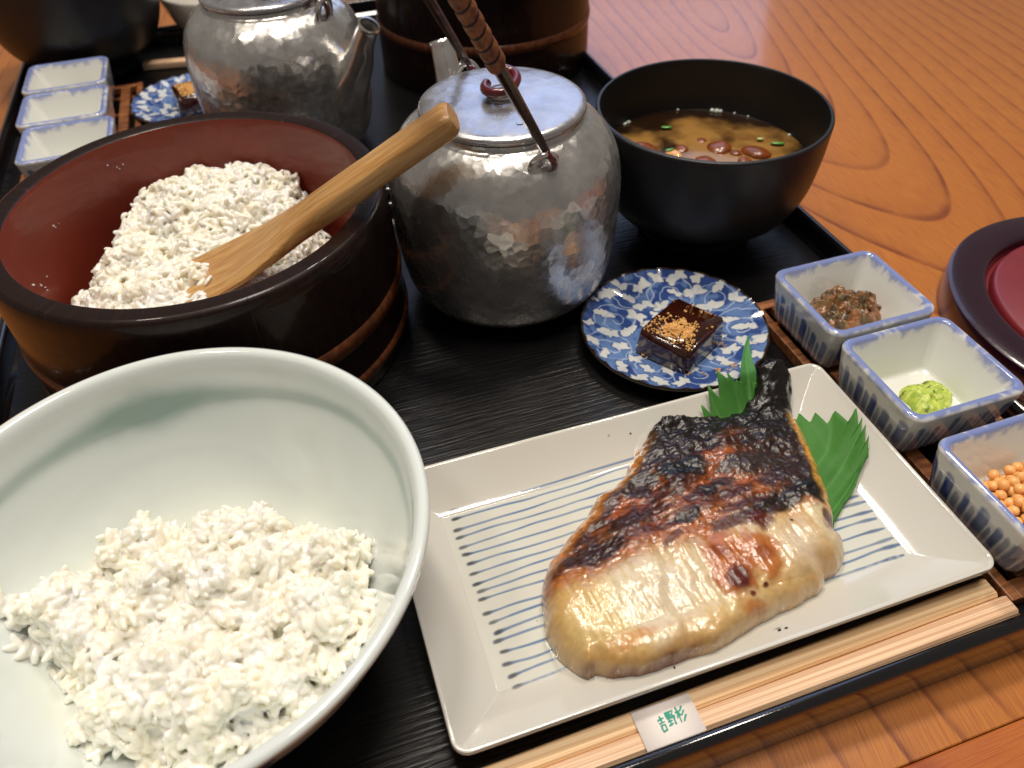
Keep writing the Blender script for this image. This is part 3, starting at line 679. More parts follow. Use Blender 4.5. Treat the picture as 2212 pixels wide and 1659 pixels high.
# ------------------------------------------------------------------ blue and white dish
def dish_mesh():
    R = 4.61; nr, na = 150, 720
    s = np.linspace(0, 1, nr); a = np.arange(na) / na * 2 * np.pi
    r = s * R; A, Rr = np.meshgrid(a, r, indexing='ij')
    scal = 1 + .012 * np.abs(np.sin(A * 14)) * sstep(.75, 1, Rr / R)
    Z = .42 + .62 * np.clip((Rr / R - .42) / .58, 0, 1) ** 1.7 + .035 * np.cos(A * 28) * sstep(.6, .95, Rr / R)
    X = np.cos(A) * Rr * scal; Y = np.sin(A) * Rr * scal
    n1 = fbm(X * 1.1, Y * 1.1, 0, 4, 77)
    c = mix(np.tile(srgb(92, 120, 170), X.shape + (1,)), srgb(50, 74, 132), sstep(.42, .58, n1))
    c = mix(c, srgb(104, 134, 186), sstep(.56, .72, fbm(X*1.6, Y*1.6, 4, 3, 78)) * .7)
    rg = np.random.default_rng(5)
    pts = []
    tries = 0
    while len(pts) < 56 and tries < 6000:
        tries += 1; rr_ = R * math.sqrt(rg.uniform(.02, .97)); an = rg.uniform(0, 6.283); p = np.array([rr_ * math.cos(an), rr_ * math.sin(an)])
        if all(np.hypot(*(p - q)) > .90 for q in pts): pts.append(p)
    wx = X + (fbm(X*2.5, Y*2.5, 1, 2, 5) - .5) * .25; wy = Y + (fbm(X*2.5, Y*2.5, 2, 2, 6) - .5) * .25
    for p in pts:     # white leaves with scalloped lobes
        an = rg.uniform(0, 6.283); L = rg.uniform(.20, .36); dx = wx - p[0]; dy = wy - p[1]
        ux = dx * math.cos(an) + dy * math.sin(an); uy = -dx * math.sin(an) + dy * math.cos(an)
        ang = np.arctan2(uy, ux); rad = np.hypot(ux / 1.25, uy * 1.05)
        edge = L * (1 + .2 * np.cos(ang * 4 + rg.uniform(0, 6)) + .3 * np.cos(ang * 2 + .3) + .14 * np.cos(ang * 7 + rg.uniform(0, 6)))
        k = sstep(.05, -.02, rad - edge)
        c = mix(c, srgb(206, 208, 204), k * .95)
        ring = np.exp(-((rad - edge - .09) / .045) ** 2) * .45
        c = mix(c, srgb(30, 50, 110), ring * (1 - k))
    for k in range(9):   # thin pale scrolls
        an = k / 9 * 6.283 + .3; rc = (2.9 if k % 2 else 3.5); cx, cy = rc * math.cos(an), rc * math.sin(an); q = .95 + .15 * (k % 3)
        rad = np.hypot(wx - cx, wy - cy); aa = np.arctan2(wy - cy, wx - cx)
        for w_ in (q, q * .45):
            c = mix(c, srgb(176, 192, 216), np.exp(-((rad - w_ - .07 * aa) / .03) ** 2) * .85)
    rim = sstep(R - .13, R - .07, Rr + .02 * np.sin(A * 14)); c = mix(c, srgb(52, 40, 34), rim)
    V = np.stack([X, Y, Z], -1).reshape(-1, 3); F = gridfaces(na, nr, True); C = c.reshape(-1, 3)
    pu = np.array([(R, 1.04), (R + .05, .98), (R + .03, .86), (R - .3, .62), (3.2, .25), (2.6, .18), (2.55, 0), (2.2, 0)])
    V2, F2 = lathe(pu, na); col2 = np.tile(np.array([srgb(60, 46, 38), srgb(60, 46, 38), srgb(196, 190, 176)] + [srgb(190, 184, 170)] * 5), (na, 1))
    return mesh('sweets_dish', np.vstack([V, V2]), np.vstack([F, F2 + len(V)]), M_DISH, True, np.vstack([C, col2]))
DM = dish_mesh()
DC = (8.22, 28.86)
tag(ob('sweets_dish', DM, None, (DC[0], DC[1], 0), .4), 'small blue and white scroll-patterned dish with a dark jelly cube, near the kettle', 'dish', 'blue and white sweets dishes')
DB = (-23.6, 57.4)
tag(ob('sweets_dish', DM, None, (DB[0], DB[1], 0), 2.0), 'small blue and white dish on the far tray, half hidden behind the far kettle', 'dish', 'blue and white sweets dishes')
t = NT('brown_jelly'); M_JELLY = t.set(color=t.mixc(t.noise(.9, det=3), (.016, .004, .003, 1), (.055, .010, .005, 1)), rough=.12, coat=.8, coatr=.08, sss=.35, sssr=(1, .25, .12), ssss=.004, normal=t.bump(t.noise(1.5, det=3), .25, .05))
t = NT('roasted_soy_flour'); M_KINAKO = t.set(color=t.mixc(t.noise(6), S4(236, 190, 122), S4(200, 146, 80)), rough=.9)
def jelly(c, rz, label, sx=1.8, sy=1.5, amount=1.0, seed=3, scale=1.0):
    t = thing('jelly_cube', label, 'jelly sweet', (c[0], c[1], .5), rz, 'brown jelly sweets with soy flour')
    bm = bmesh.new(); bmesh.ops.create_cube(bm, size=2)
    bmesh.ops.bevel(bm, geom=bm.edges[:], offset=.09, segments=3, affect='EDGES')
    bmesh.ops.subdivide_edges(bm, edges=bm.edges[:], cuts=2, use_grid_fill=True)
    V = np.array([v.co[:] for v in bm.verts]); F = [tuple(v.index for v in f.verts) for f in bm.faces]; bm.free()
    V[:, 2] = (V[:, 2] + 1) * .68; k = 1 - .12 * (V[:, 2] / 1.36); V[:, 0] *= sx * k * scale; V[:, 1] *= sy * k * scale
    V += (np.stack([fbm(V[:, 0]*.9 + seed, V[:, 1]*.9, V[:, 2]*.9, 2, s_) for s_ in (1, 2, 3)], 1) - .5) * .22
    ob('jelly_block', mesh('jelly_block', V, F, M_JELLY), t)
    r = np.random.default_rng(seed); parts = []
    base = lathe([(1e-3, -1), (.8, -.5), (1, .1), (.6, .7), (1e-3, 1)], 6)
    def clump(x, y, z, s): q = base[0] * s * r.uniform(.6, 1.3, 3); return (q @ rotm(r) + (x, y, z), base[1])
    for _ in range(int(520 * amount)):
        x = r.uniform(-1, 1) * sx * .84; y = r.uniform(-1, 1) * sy * .84
        if fbm(x*2.2 + seed, y*2.2, 0, 3, 5) + .10 * (-x) < .44: continue
        parts.append(clump(x, y, 1.36 + .02, r.uniform(.03, .065)))
    for (hx, hy, hr, hn, hh) in ((-.75, .1, .42, 420, .30), (-.2, -.55, .2, 90, .14), (-.55, -.65, .22, 90, .15), (.1, .0, .2, 60, .08)):
        for _ in range(int(hn * amount)):
            q = r.normal(size=2) * hr * .5; h = hh * math.exp(-(q @ q) / (hr * hr)) * r.uniform(.2, 1)
            parts.append(clump(hx + q[0], hy + q[1], 1.37 + h, r.uniform(.04, .075)))
    for (hx, hy, n_) in ((-.6, -2.5, 26), (-.2, -3.0, 30), (.15, -2.9, 22), (1.2, -1.7, 14), (-1.6, -1.5, 10), (-1.7, .9, 8), (2.3, .3, 5), (-1.2, -2.2, 8)):
        for _ in range(n_):
            q = r.normal(size=2) * .11; parts.append(clump(hx + q[0], hy + q[1], .0 + .04 + .05 * abs(r.normal()) + max(0, math.hypot(hx, hy) - 1.9) * .16, r.uniform(.025, .05)))
    V, F = join(*parts); o = ob('soy_flour', mesh('soy_flour', V, F, M_KINAKO, False), t); o['kind'] = 'stuff'
def rotm(r):
    q = r.normal(size=4); q /= np.linalg.norm(q); a, b, c, d = q
    return np.array([[1-2*(c*c+d*d), 2*(b*c-a*d), 2*(b*d+a*c)], [2*(b*c+a*d), 1-2*(b*b+d*d), 2*(c*d-a*b)], [2*(b*d-a*c), 2*(c*d+a*b), 1-2*(b*b+c*c)]])
jelly((8.35, 27.85), math.radians(48), 'glossy dark brown jelly cube dusted with roasted soy flour on the near patterned dish')
jelly((-23.0, 57.2), math.radians(30), 'dark jelly cube thickly dusted with soy flour on the far patterned dish', amount=1.6, seed=9, scale=1.1)

# ------------------------------------------------------------------ cup racks
def make_rack(u0, u1, v0, v1, label):
    t = thing('cup_rack', label, 'wooden rack', (*uvw(u0, v0), 0), RZ, 'slatted wooden cup racks')
    W, L = u1 - u0, v1 - v0
    def part(nm, x0, x1, y0, y1, z0, z1): V, F = bevbox(x0, x1, y0, y1, z0, z1, .05, 2); ob(nm, mesh(nm, V, F, M_RACK, False), t)
    part('side_rail', 0, .42, 0, L, .02, .62); part('side_rail', W - .42, W, 0, L, .02, .62)
    part('end_rail', .425, W - .425, .0, .75, .04, .58); part('end_rail', .425, W - .425, L - .55, L - .0, .04, .58)
    for k in range(3): part('long_slat', .95 + k * (W - 2.6) / 2, 1.65 + k * (W - 2.6) / 2, .76, L - .56, .12, .54)
    for k in range(6): part('cross_slat', .425, W - .425, 1.6 + k * (L - 3.2) / 5, 2.0 + k * (L - 3.2) / 5, .0, .115)
make_rack(20.95, 27.2, 7.65, 25.7, 'brown slatted wooden rack under the three square cups at right')
make_rack(-17.5, -9.9, 49.0, 67.2, 'brown slatted wooden rack under the far left square cups')

# ------------------------------------------------------------------ square cups
def cup_mesh(seed, hx=2.86, hy=2.62):
    n = 520; r = np.random.default_rng(seed)
    rows = [(-1.0, .0, 1.1), (-.62, .0, .55), (-.50, .03, .5), (-.36, .16, .5), (-.30, .4, .55)]
    for k in np.linspace(0, 1, 22)[1:]: rows.append((-.30 + .28 * k ** .8, .4 + 1.98 * k, .6 + .05 * k))
    rows += [(-.01, 2.46, .64), (-.04, 2.54, .62), (-.10, 2.6, .6), (-.2, 2.62, .55), (-.30, 2.6, .5), (-.36, 2.54, .45), (-.40, 2.46, .42)]
    for k in np.linspace(0, 1, 18)[1:]: rows.append((-.40 - .72 * k, 2.46 - 1.88 * k, .42 - .1 * k))
    rows += [(-1.2, .5, .3), (-1.34, .46, .3), (-2.0, .46, .25), (-2.55, .46, .05)]
    V = []
    for (off, z, rad) in rows:
        p, _ = rrect(hx + off, hy + off, max(.06, min(rad, hx + off - .01, hy + off - .01)), n); V.append(np.column_stack([p, np.full(n, z)]))
    V = np.stack(V, 1)          # n, rows, 3
    m_ = len(rows); s = np.arange(n)[:, None] / n; z = V[:, :, 2]; row = np.arange(m_)[None, :]
    out = (row >= 3) & (row < 27); rimk = (row >= 25) & (row <= 34)
    c = np.tile(np.array([.70, .70, .67]), (n, m_, 1)).astype(float); c[:, 3:26] = (.70, .72, .69)
    # brushed stripes, rounded at the top
    edges = np.cumsum(r.uniform(.018, .030, 47)); edges = edges / edges[-1]
    for k in range(0, 46):
        ce = (edges[k] + edges[k+1]) / 2; wd = (edges[k+1] - edges[k]) * (.50 if k % 2 else .30); top = r.uniform(1.75, 2.2) if k % 2 else r.uniform(1.4, 1.9); dk = r.uniform(.75, 1.0) if k % 2 else r.uniform(.45, .7)
        q = sstep(1.15, .75, np.abs(s - ce + .002 * np.sin(z * 3)) / wd) * sstep(top + .06, top - .12, z + (np.abs(s - ce) / wd) ** 2 * .15) * out
        c = mix(c, srgb(62, 84, 142), q * dk * (.75 + .35 * vnoise(s * 90, z * 1.5, 0, seed)))
    nn = fbm(s * 46, z * 2.2, 0, 4, seed + 3); nl = fbm(s * 12, 0*z, 0, 2, seed + 8)
    prof = np.exp(-((np.arange(m_)[None, :] - 29.5) / 2.6) ** 2)
    q = sstep(.34, .54, nn * .6 + prof * .34 + nl * .2 - .10) * rimk * prof ** .25
    c = mix(c, srgb(86, 110, 182), np.clip(q * .85, 0, 1))
    c = mix(c, np.array([.72, .74, .69]), ((row > 34) * .6) * np.ones((n, 1)))
    F = gridfaces(n, m_, True)
    Vv = V.reshape(-1, 3); Cc = c.reshape(-1, 3)
    return mesh('square_cup', Vv, F, M_CUP, True, Cc)
cupm = [cup_mesh(k) for k in (11, 12, 13)]
CUPS = [(23.9, 22.3), (23.83, 16.85), (23.85, 10.75)]
CLAB = ['square striped cup with brown relish, farthest back of the right-hand row', 'square striped cup with green wasabi, middle of the right-hand row', 'square striped cup of orange pearls, nearest of the right-hand row']
for i, (u, v) in enumerate(CUPS):
    tag(ob('square_cup', cupm[i], None, (*uvw(u, v), .66), RZ + (0, .0, .008)[i]), CLAB[i], 'cup', 'square blue and white cups')
BCUPS = [(-14.35, 63.9), (-14.1, 58.3), (-13.5, 52.8)]
BLAB = ['blue-rimmed square cup with a little relish, farthest in the far left row', 'blue-rimmed square cup, middle one of the far left row', 'blue-rimmed square cup partly hidden by the open tub, nearest in the far left row']
for i, (u, v) in enumerate(BCUPS):
    tag(ob('square_cup', cupm[2 - i], None, (*uvw(u, v), .66), RZ), BLAB[i], 'cup', 'square blue and white cups')

# fillings ---------------------------------------------------------------
def blob(name, cx, cy, z0, rx, ry, h, mat_, colf, seed, lump=.35, freq=1.6, n=90, m_=46, outline=.3):
    a = np.arange(n) / n * 2 * np.pi; s = np.linspace(0, 1, m_)
    A, Sx = np.meshgrid(a, s, indexing='ij'); rad = 1 + (fbm(np.cos(A)*1.3 + seed, np.sin(A)*1.3, 0, 3, seed) - .5) * outline * 2
    X = np.cos(A) * rx * Sx * rad; Y = np.sin(A) * ry * Sx * rad
    nz = fbm(X*freq + seed, Y*freq, 0, 4, seed + 1) - .5
    Z = h * (1 - Sx ** 2.6) ** .6 * (1 + lump * nz * 3) + lump * .12 * (vnoise(X*5, Y*5, 0, seed) - .5) * (Sx < .98)
    V = np.stack([X, Y, Z], -1).reshape(-1, 3); V[:, 2] = np.maximum(V[:, 2], 0) * 1.0
    C = colf(X, Y, Z).reshape(-1, 3)
    return ob(name, mesh(name, V, gridfaces(n, m_, True), mat_, True, C), None, (cx, cy, z0), RZ)
M_RELISH = mat_food('relish', .3, .8, .15, .9, 5, .06)
def relish_col(X, Y, Z):
    c = np.tile(srgb(104, 72, 34), X.shape + (1,)); n = fbm(X*3.1, Y*3.1, 0, 4, 60); n2 = fbm(X*1.4, Y*1.4, 2, 3, 61)
    c = mix(c, srgb(134, 86, 42), sstep(.5, .66, n)); c = mix(c, srgb(60, 48, 22), sstep(.52, .42, n) * .8); c = mix(c, srgb(150, 88, 44), sstep(.56, .68, n2) * .8)
    return mix(c, srgb(126, 104, 60), sstep(.6, .72, fbm(X*5, Y*5, 5, 3, 62)))
def relish(u, v, rx, ry, h, label, seed):
    x, y = uvw(u, v); o = blob('brown_relish', x, y, 1.14, rx, ry, h, M_RELISH, relish_col, seed, .42, 1.9, 150, 80)
    tag(o, label, 'relish', 'brown relish servings')
    # shreds and cubes standing out of the relish
    r = np.random.default_rng(seed); t = NT('relish_shred'); ms = t.set(color=t.mixc(t.noise(1.5), S4(122, 78, 42), S4(66, 48, 26)), rough=.3, coat=.6, coatr=.1, sss=.2, sssr=(1, .4, .2), ssss=.003)
    parts = []
    for _ in range(18):
        a = r.uniform(0, 6.28); q = math.sqrt(r.uniform(0, .8)); p = np.array([math.cos(a) * rx * q, math.sin(a) * ry * q, h * (1 - q**2.6) ** .6 * r.uniform(.75, 1.1)])
        d = r.normal(size=3); d[2] = abs(d[2]) * .3; d /= np.linalg.norm(d); l = r.uniform(.1, .26); w_ = r.uniform(.07, .15)
        parts.append(tube([p - d*l, p - d*l*.4, p + d*l*.4, p + d*l], [w_*.5, w_, w_, w_*.5], 6))
    V, F = join(*parts); sh = ob('relish_shreds', mesh('relish_shreds', V, F, ms), o); sh['kind'] = 'stuff'
relish(24.25, 22.6, 2.0, 1.6, 1.2, 'glistening brown relish of chopped vegetables in the right-hand back cup', 41)
relish(-13.9, 64.2, .9, .8, .9, 'small dab of brown relish in the farthest cup on the far tray', 44)
M_WAS = mat_food('wasabi', .55, .15, .3, .7, 9, .3)
def was_col(X, Y, Z):
    c = mix(np.tile(srgb(172, 192, 72), X.shape + (1,)), srgb(150, 174, 60), sstep(.4, .6, fbm(X*4, Y*4, 0, 3, 70)))
    c = mix(c, srgb(204, 214, 112), sstep(.52, .66, fbm(X*6, Y*6, 0, 3, 72)))
    return mix(c, srgb(90, 104, 44), sstep(.78, .84, vnoise(X*7, Y*7, 0, 71)))
x, y = uvw(24.25, 16.55)
tag(blob('wasabi_dab', x, y, 1.12, 1.1, 1.05, .72, M_WAS, was_col, 23, .26, 2.0), 'grated green wasabi dab in the middle square cup', 'wasabi')
t = NT('orange_pearl'); M_PEARL = t.set(color=t.mixc(t.noise(1.6, det=3), S4(240, 190, 122), S4(226, 156, 86)), rough=.4, coat=.25, coatr=.25, sss=.4, sssr=(1, .5, .2), ssss=.003, normal=t.bump(t.noise(3, det=3), .4, .03))
sv, sf = lathe([(1e-3, -1), (.5, -.86), (.86, -.5), (1, 0), (.86, .5), (.5, .86), (1e-3, 1)], 12)
pm = []
for k in range(4):
    q = sv * .225; q = q * (1 + (fbm(q*4 + k, q[:, 1:2]*4, q[:, 2:3]*4, 2, k)[:, :1] - .5) * .35); pm.append(mesh('orange_pearl', q, sf, M_PEARL))
r = np.random.default_rng(4); placed = []
for layer, zz in enumerate((1.34, 1.66, 1.94)):
    for i in range(8):
        for j in range(8):
            x = -1.45 + .425 * i + (layer % 2) * .2 + r.uniform(-.06, .06); y = -1.5 + .425 * j + (layer % 2) * .2 + r.uniform(-.06, .06)
            if abs(x) > 1.5 + .1 * layer or abs(y) > 1.35 + .1 * layer: continue
            if layer == 0 and abs(x) < 1.0 and abs(y) < .9: continue
            if layer == 2 and (x < -.7 or y > .75 or r.uniform() < .15): continue
            if layer == 1 and y > 1.25: continue
            placed.append((x, y, zz + r.uniform(-.05, .05)))
for k, (x, y, z) in enumerate(placed):
    X, Y = uvw(CUPS[2][0] + x, CUPS[2][1] + y); o = ob('orange_pearl', pm[k % 4], None, (X, Y, z)); o.rotation_euler = tuple(r.uniform(0, 6, 3))
    tag(o, 'small round orange rice-cracker pearl heaped in the square cup at the right edge', 'cracker pearl', 'orange pearls in the front right cup')

# ------------------------------------------------------------------ fish plate
PU0, PU1, PV0, PV1 = .4, 20.72, 8.6, 19.95
PH = 1.8
def plate_e(u, v):
    """distance inside the plate's rounded outline"""
    cx, cy = (PU0 + PU1) / 2, (PV0 + PV1) / 2; a, b, r = (PU1 - PU0) / 2, (PV1 - PV0) / 2, .55
    qx = np.abs(u - cx) - a + r; qy = np.abs(v - cy) - b + r
    return -(np.hypot(np.maximum(qx, 0), np.maximum(qy, 0)) + np.minimum(np.maximum(qx, qy), 0) - r)
def plate_z(u, v):
    e = plate_e(u, v); k = np.clip((1.95 - e) / 1.95, 0, 1)
    return .55 + 1.2 * k ** 1.3 - .10 * np.clip((.16 - e) / .16, 0, 1) ** 2 + .03 * np.sin(u * .35) * (e < 1.9)
def make_plate():
    nu, nv = 620, 350
    U, Vv = np.meshgrid(np.linspace(PU0, PU1, nu), np.linspace(PV0, PV1, nv), indexing='ij')
    # fold square corners onto the rounded outline
    cx, cy = (PU0 + PU1) / 2, (PV0 + PV1) / 2; a, b, r = (PU1 - PU0) / 2, (PV1 - PV0) / 2, .55
    X, Y = U - cx, Vv - cy; mx = np.maximum(np.abs(X) - a + r, 0); my = np.maximum(np.abs(Y) - b + r, 0)
    both = (mx > 0) & (my > 0); mm = np.maximum(mx, my); h = np.hypot(mx, my) + 1e-9; k = np.where(both, mm / h, 1)
    X = np.where(both, np.sign(X) * (a - r + mx * k), X); Y = np.where(both, np.sign(Y) * (b - r + my * k), Y)
    U, Vv = X + cx, Y + cy
    Z = plate_z(U, Vv)
    c = np.tile(np.array([.62, .61, .555]), U.shape + (1,))
    c = mix(c, np.array([.63, .645, .575]), sstep(1.7, 2.1, plate_e(U, Vv)) * .8)
    c = mix(c, np.array([.61, .585, .51]), sstep(.45, .65, fbm(U*.35, Vv*.35, 0, 3, 90)) * .4)
    r_ = np.random.default_rng(8)
    nl = 19; tops = np.linspace(18.15, 10.55, nl)
    for k in range(nl):
        v0 = tops[k] + r_.uniform(-.05, .05); ul = 2.55 + r_.uniform(-.08, .08) + .012 * k; ur = 18.75 + r_.uniform(-.15, .15) - (.0 if k > 3 else .3)
        t_ = (U - ul) / (ur - ul)
        vc = v0 + .05 * np.sin(U * .55 + k * 1.3) + (fbm(U*.5, k * 1.0, 0, 2, 91) - .5) * .16 + .12 * np.sin(np.pi * np.clip(t_, 0, 1))
        wd = .037 * (1 + .35 * vnoise(U * .9, k, 0, 92)) * (1 + .8 * np.exp(-((U - ul - .22) / .2) ** 2) + .7 * np.exp(-((ur - .5 - U) / .35) ** 2))
        on = sstep(ul - .02, ul + .1, U) * sstep(ur + .02, ur - .08, U)
        q = sstep(1.5, .6, np.abs(Vv - vc) / wd) * on
        ink = mix(np.tile(srgb(86, 118, 158), U.shape + (1,)), srgb(28, 36, 58), np.clip(np.exp(-((U - ul - .2) / .22) ** 2) * 1.1 + .35 * np.exp(-((ur - .6 - U) / .6) ** 2), 0, 1))
        dens = (.70 + .25 * vnoise(U * 1.3, k * 3, 0, 93))
        if k == nl - 1: dens = dens * (.55 + .5 * vnoise(U*6, Vv*12, 0, 94))
        c = np.where((q > 0)[..., None], mix(c, ink, q * dens), c)
    # tiny iron specks
    for _ in range(16):
        pu, pv, s = r_.uniform(PU0 + .5, PU1 - .5), r_.uniform(PV0 + .3, PV1 - .3), r_.uniform(.025, .05)
        c = mix(c, srgb(110, 96, 78), np.exp(-((U - pu)**2 + (Vv - pv)**2) / s**2) * .8)
    c = mix(c, srgb(40, 30, 22), np.exp(-(((U - 12.1) / .13)**2 + ((Vv - 9.25) / .03)**2)) * .9)
    V = np.stack([U, Vv, Z], -1).reshape(-1, 3); F = gridfaces(nu, nv); C = c.reshape(-1, 3)
    # edge and underside: rings following the outline
    n = 360; rows = [(0, 1.65), (.03, 1.58), (.02, 1.46), (-.08, 1.36), (-1.9, .22), (-2.3, .2), (-2.35, .02), (-2.8, .02)]; E = []
    for off, z in rows:
        p, _ = rrect(a + off, b + off, .55 if off > -.3 else .4, n); E.append(np.column_stack([p + (cx, cy), np.full(n, z)]))
    E = np.stack(E, 1); F2 = gridfaces(n, len(rows), True)
    o = ob('fish_plate', mesh('fish_plate', np.vstack([V, E.reshape(-1, 3)]), np.vstack([F, F2 + len(V)]), M_PLATE, True, np.vstack([C, np.tile([.58, .54, .47], (n * len(rows), 1))])), None, (0, 0, 0), RZ)
    tag(o, 'cream rectangular plate with thin hand-painted blue lines under the grilled fish', 'plate')
make_plate()

# ------------------------------------------------------------------ shiso leaf
def leaf():
    nt, ns = 200, 61
    T = np.linspace(0, 1.27, nt); 
    axp = smoothprof([(16.3, 12.15), (16.6, 14.2), (16.75, 16.5), (16.8, 18.6), (17.0, 19.8), (17.35, 20.7), (17.75, 21.35)], 12)
    sl = np.concatenate([[0], np.cumsum(np.linalg.norm(np.diff(axp, axis=0), axis=1))]); sl = sl / sl[-1] * 1.27
    w0 = np.interp(T, [0, .04, .12, .25, .42, .6, .78, .9, .97, 1.03, 1.12, 1.27], [.06, .6, 2.1, 3.35, 3.7, 3.45, 2.15, 1.0, .52, .40, .24, .03])
    V = []; C = []
    for i, tt in enumerate(T):
        for j in range(ns):
            s = j / (ns - 1) * 2 - 1; sd = 1 if s > 0 else -1; q = abs(s)
            # teeth sweep towards the tip
            fr = tt * 18.0 + (.5 if sd > 0 else 0); saw = fr % 1.0
            tooth = (saw if saw < .72 else (1 - saw) / .28 * .72) / .72
            amp = min(1, max(0, (1.0 - tt) * 9)) * min(1, tt * 10)
            ww = w0[i] * (1 - .11 * amp) + tooth * .38 * amp * (q ** 5)
            if s > 0: ww *= np.interp(tt, [0, .46, .6, .8, .98, 1.05], [1, 1, .62, .42, .6, 1])
            tq = min(1.27, tt + q * q * .11 * amp + q**7 * tooth * .06 * amp)
            x = np.interp(tq, sl, axp[:, 0]); y = np.interp(tq, sl, axp[:, 1])
            x2 = np.interp(min(1.27, tq + .01), sl, axp[:, 0]); y2 = np.interp(min(1.27, tq + .01), sl, axp[:, 1])
            x1 = np.interp(max(0, tq - .01), sl, axp[:, 0]); y1 = np.interp(max(0, tq - .01), sl, axp[:, 1])
            dx, dy = x2 - x1, y2 - y1; L = math.hypot(dx, dy) + 1e-9; nx, ny = dy / L, -dx / L
            u, v = x + nx * ww * s, y + ny * ww * s
            V.append((u, v, 0)); C.append((tt, s, ww))
    V = np.array(V); C = np.array(C)
    vein = np.zeros(len(V)); mid = np.exp(-(C[:, 1] * C[:, 2] / .06) ** 2)
    ph = ((C[:, 0] - np.abs(C[:, 1]) * .17) * 7.0) % 1.0; side = np.exp(-((ph - .5) / .045) ** 2) * (C[:, 0] < 1)
    fold = .045 * np.cos(2 * np.pi * ph) * sstep(.1, .5, np.abs(C[:, 1])) * (C[:, 0] < 1)
    base = plate_z(V[:, 0], np.minimum(V[:, 1], PV1 - .05)); base = np.maximum(base, plate_z(np.clip(V[:, 0], PU0, PU1 - .02), np.minimum(V[:, 1], PV1 - .05)))
    V[:, 2] = base + .13 + .12 * np.abs(C[:, 1]) + .22 * sstep(17.5, 20.5, V[:, 0]) + fold + .05 * mid + 1.0 * sstep(18.6, 21.5, V[:, 1]) 
    c = mix(np.tile(srgb(70, 126, 52), (len(V), 1)), srgb(56, 108, 44), fbm(V[:, 0]*1.5, V[:, 1]*1.5, 0, 3, 30))
    c = mix(c, srgb(120, 168, 104), np.clip(side * .22 + mid * .35, 0, 1)); c = mix(c, srgb(80, 140, 80), sstep(1.0, 1.1, C[:, 0]))
    t = NT('shiso_leaf'); b = t.bump(t.math('ADD', t.noise(4, det=4), 0), .5, .03)
    m_ = t.set(color=t.col(), rough=.62, spec=.25, normal=b, sss=.15, sssr=(.4, 1, .2), ssss=.002)
    o = ob('shiso_leaf', mesh('shiso_leaf', V, gridfaces(nt, ns), m_, True, c), None, (0, 0, 0), RZ)
    md = o.modifiers.new('thick', 'SOLIDIFY'); md.thickness = .035 * CM
    tag(o, 'green saw-toothed shiso leaf lying on the plate under the fish', 'leaf')
leaf()

# ------------------------------------------------------------------ grilled fish
FO = np.array([(5.16,13.84),(4.83,13.05),(4.52,11.87),(4.63,11.01),(4.99,10.26),(5.27,9.82),(5.61,9.9),(6.06,9.51),(6.85,9.24),(7.6,9.21),(8.81,9.26),(9.66,9.2),(10.57,9.37),(11.76,9.7),(12.49,9.79),(13.22,9.88),(13.76,10.04),(14.41,10.09),(14.87,10.38),(14.95,10.6),(15.59,10.62),(16.19,11.07),(16.44,11.57),(16.37,11.99),(16.79,12.67),(17.23,13.8),(17.62,14.81),(18.0,16.11),(18.3,17.35),(18.38,17.7),(18.6,18.3),(18.95,19.3),(18.85,20.0),(18.2,20.25),(17.4,20.0),(17.3,19.5),(16.9,19.1),(16.4,18.75),(16.0,18.6),(15.15,18.6),(13.82,18.85),(12.5,19.15),(11.9,18.85),(10.94,18.19),(10.33,17.68),(9.89,17.14),(8.95,16.68),(8.37,16.54),(7.75,15.89),(7.02,15.41),(6.08,14.75),(5.55,14.36)])
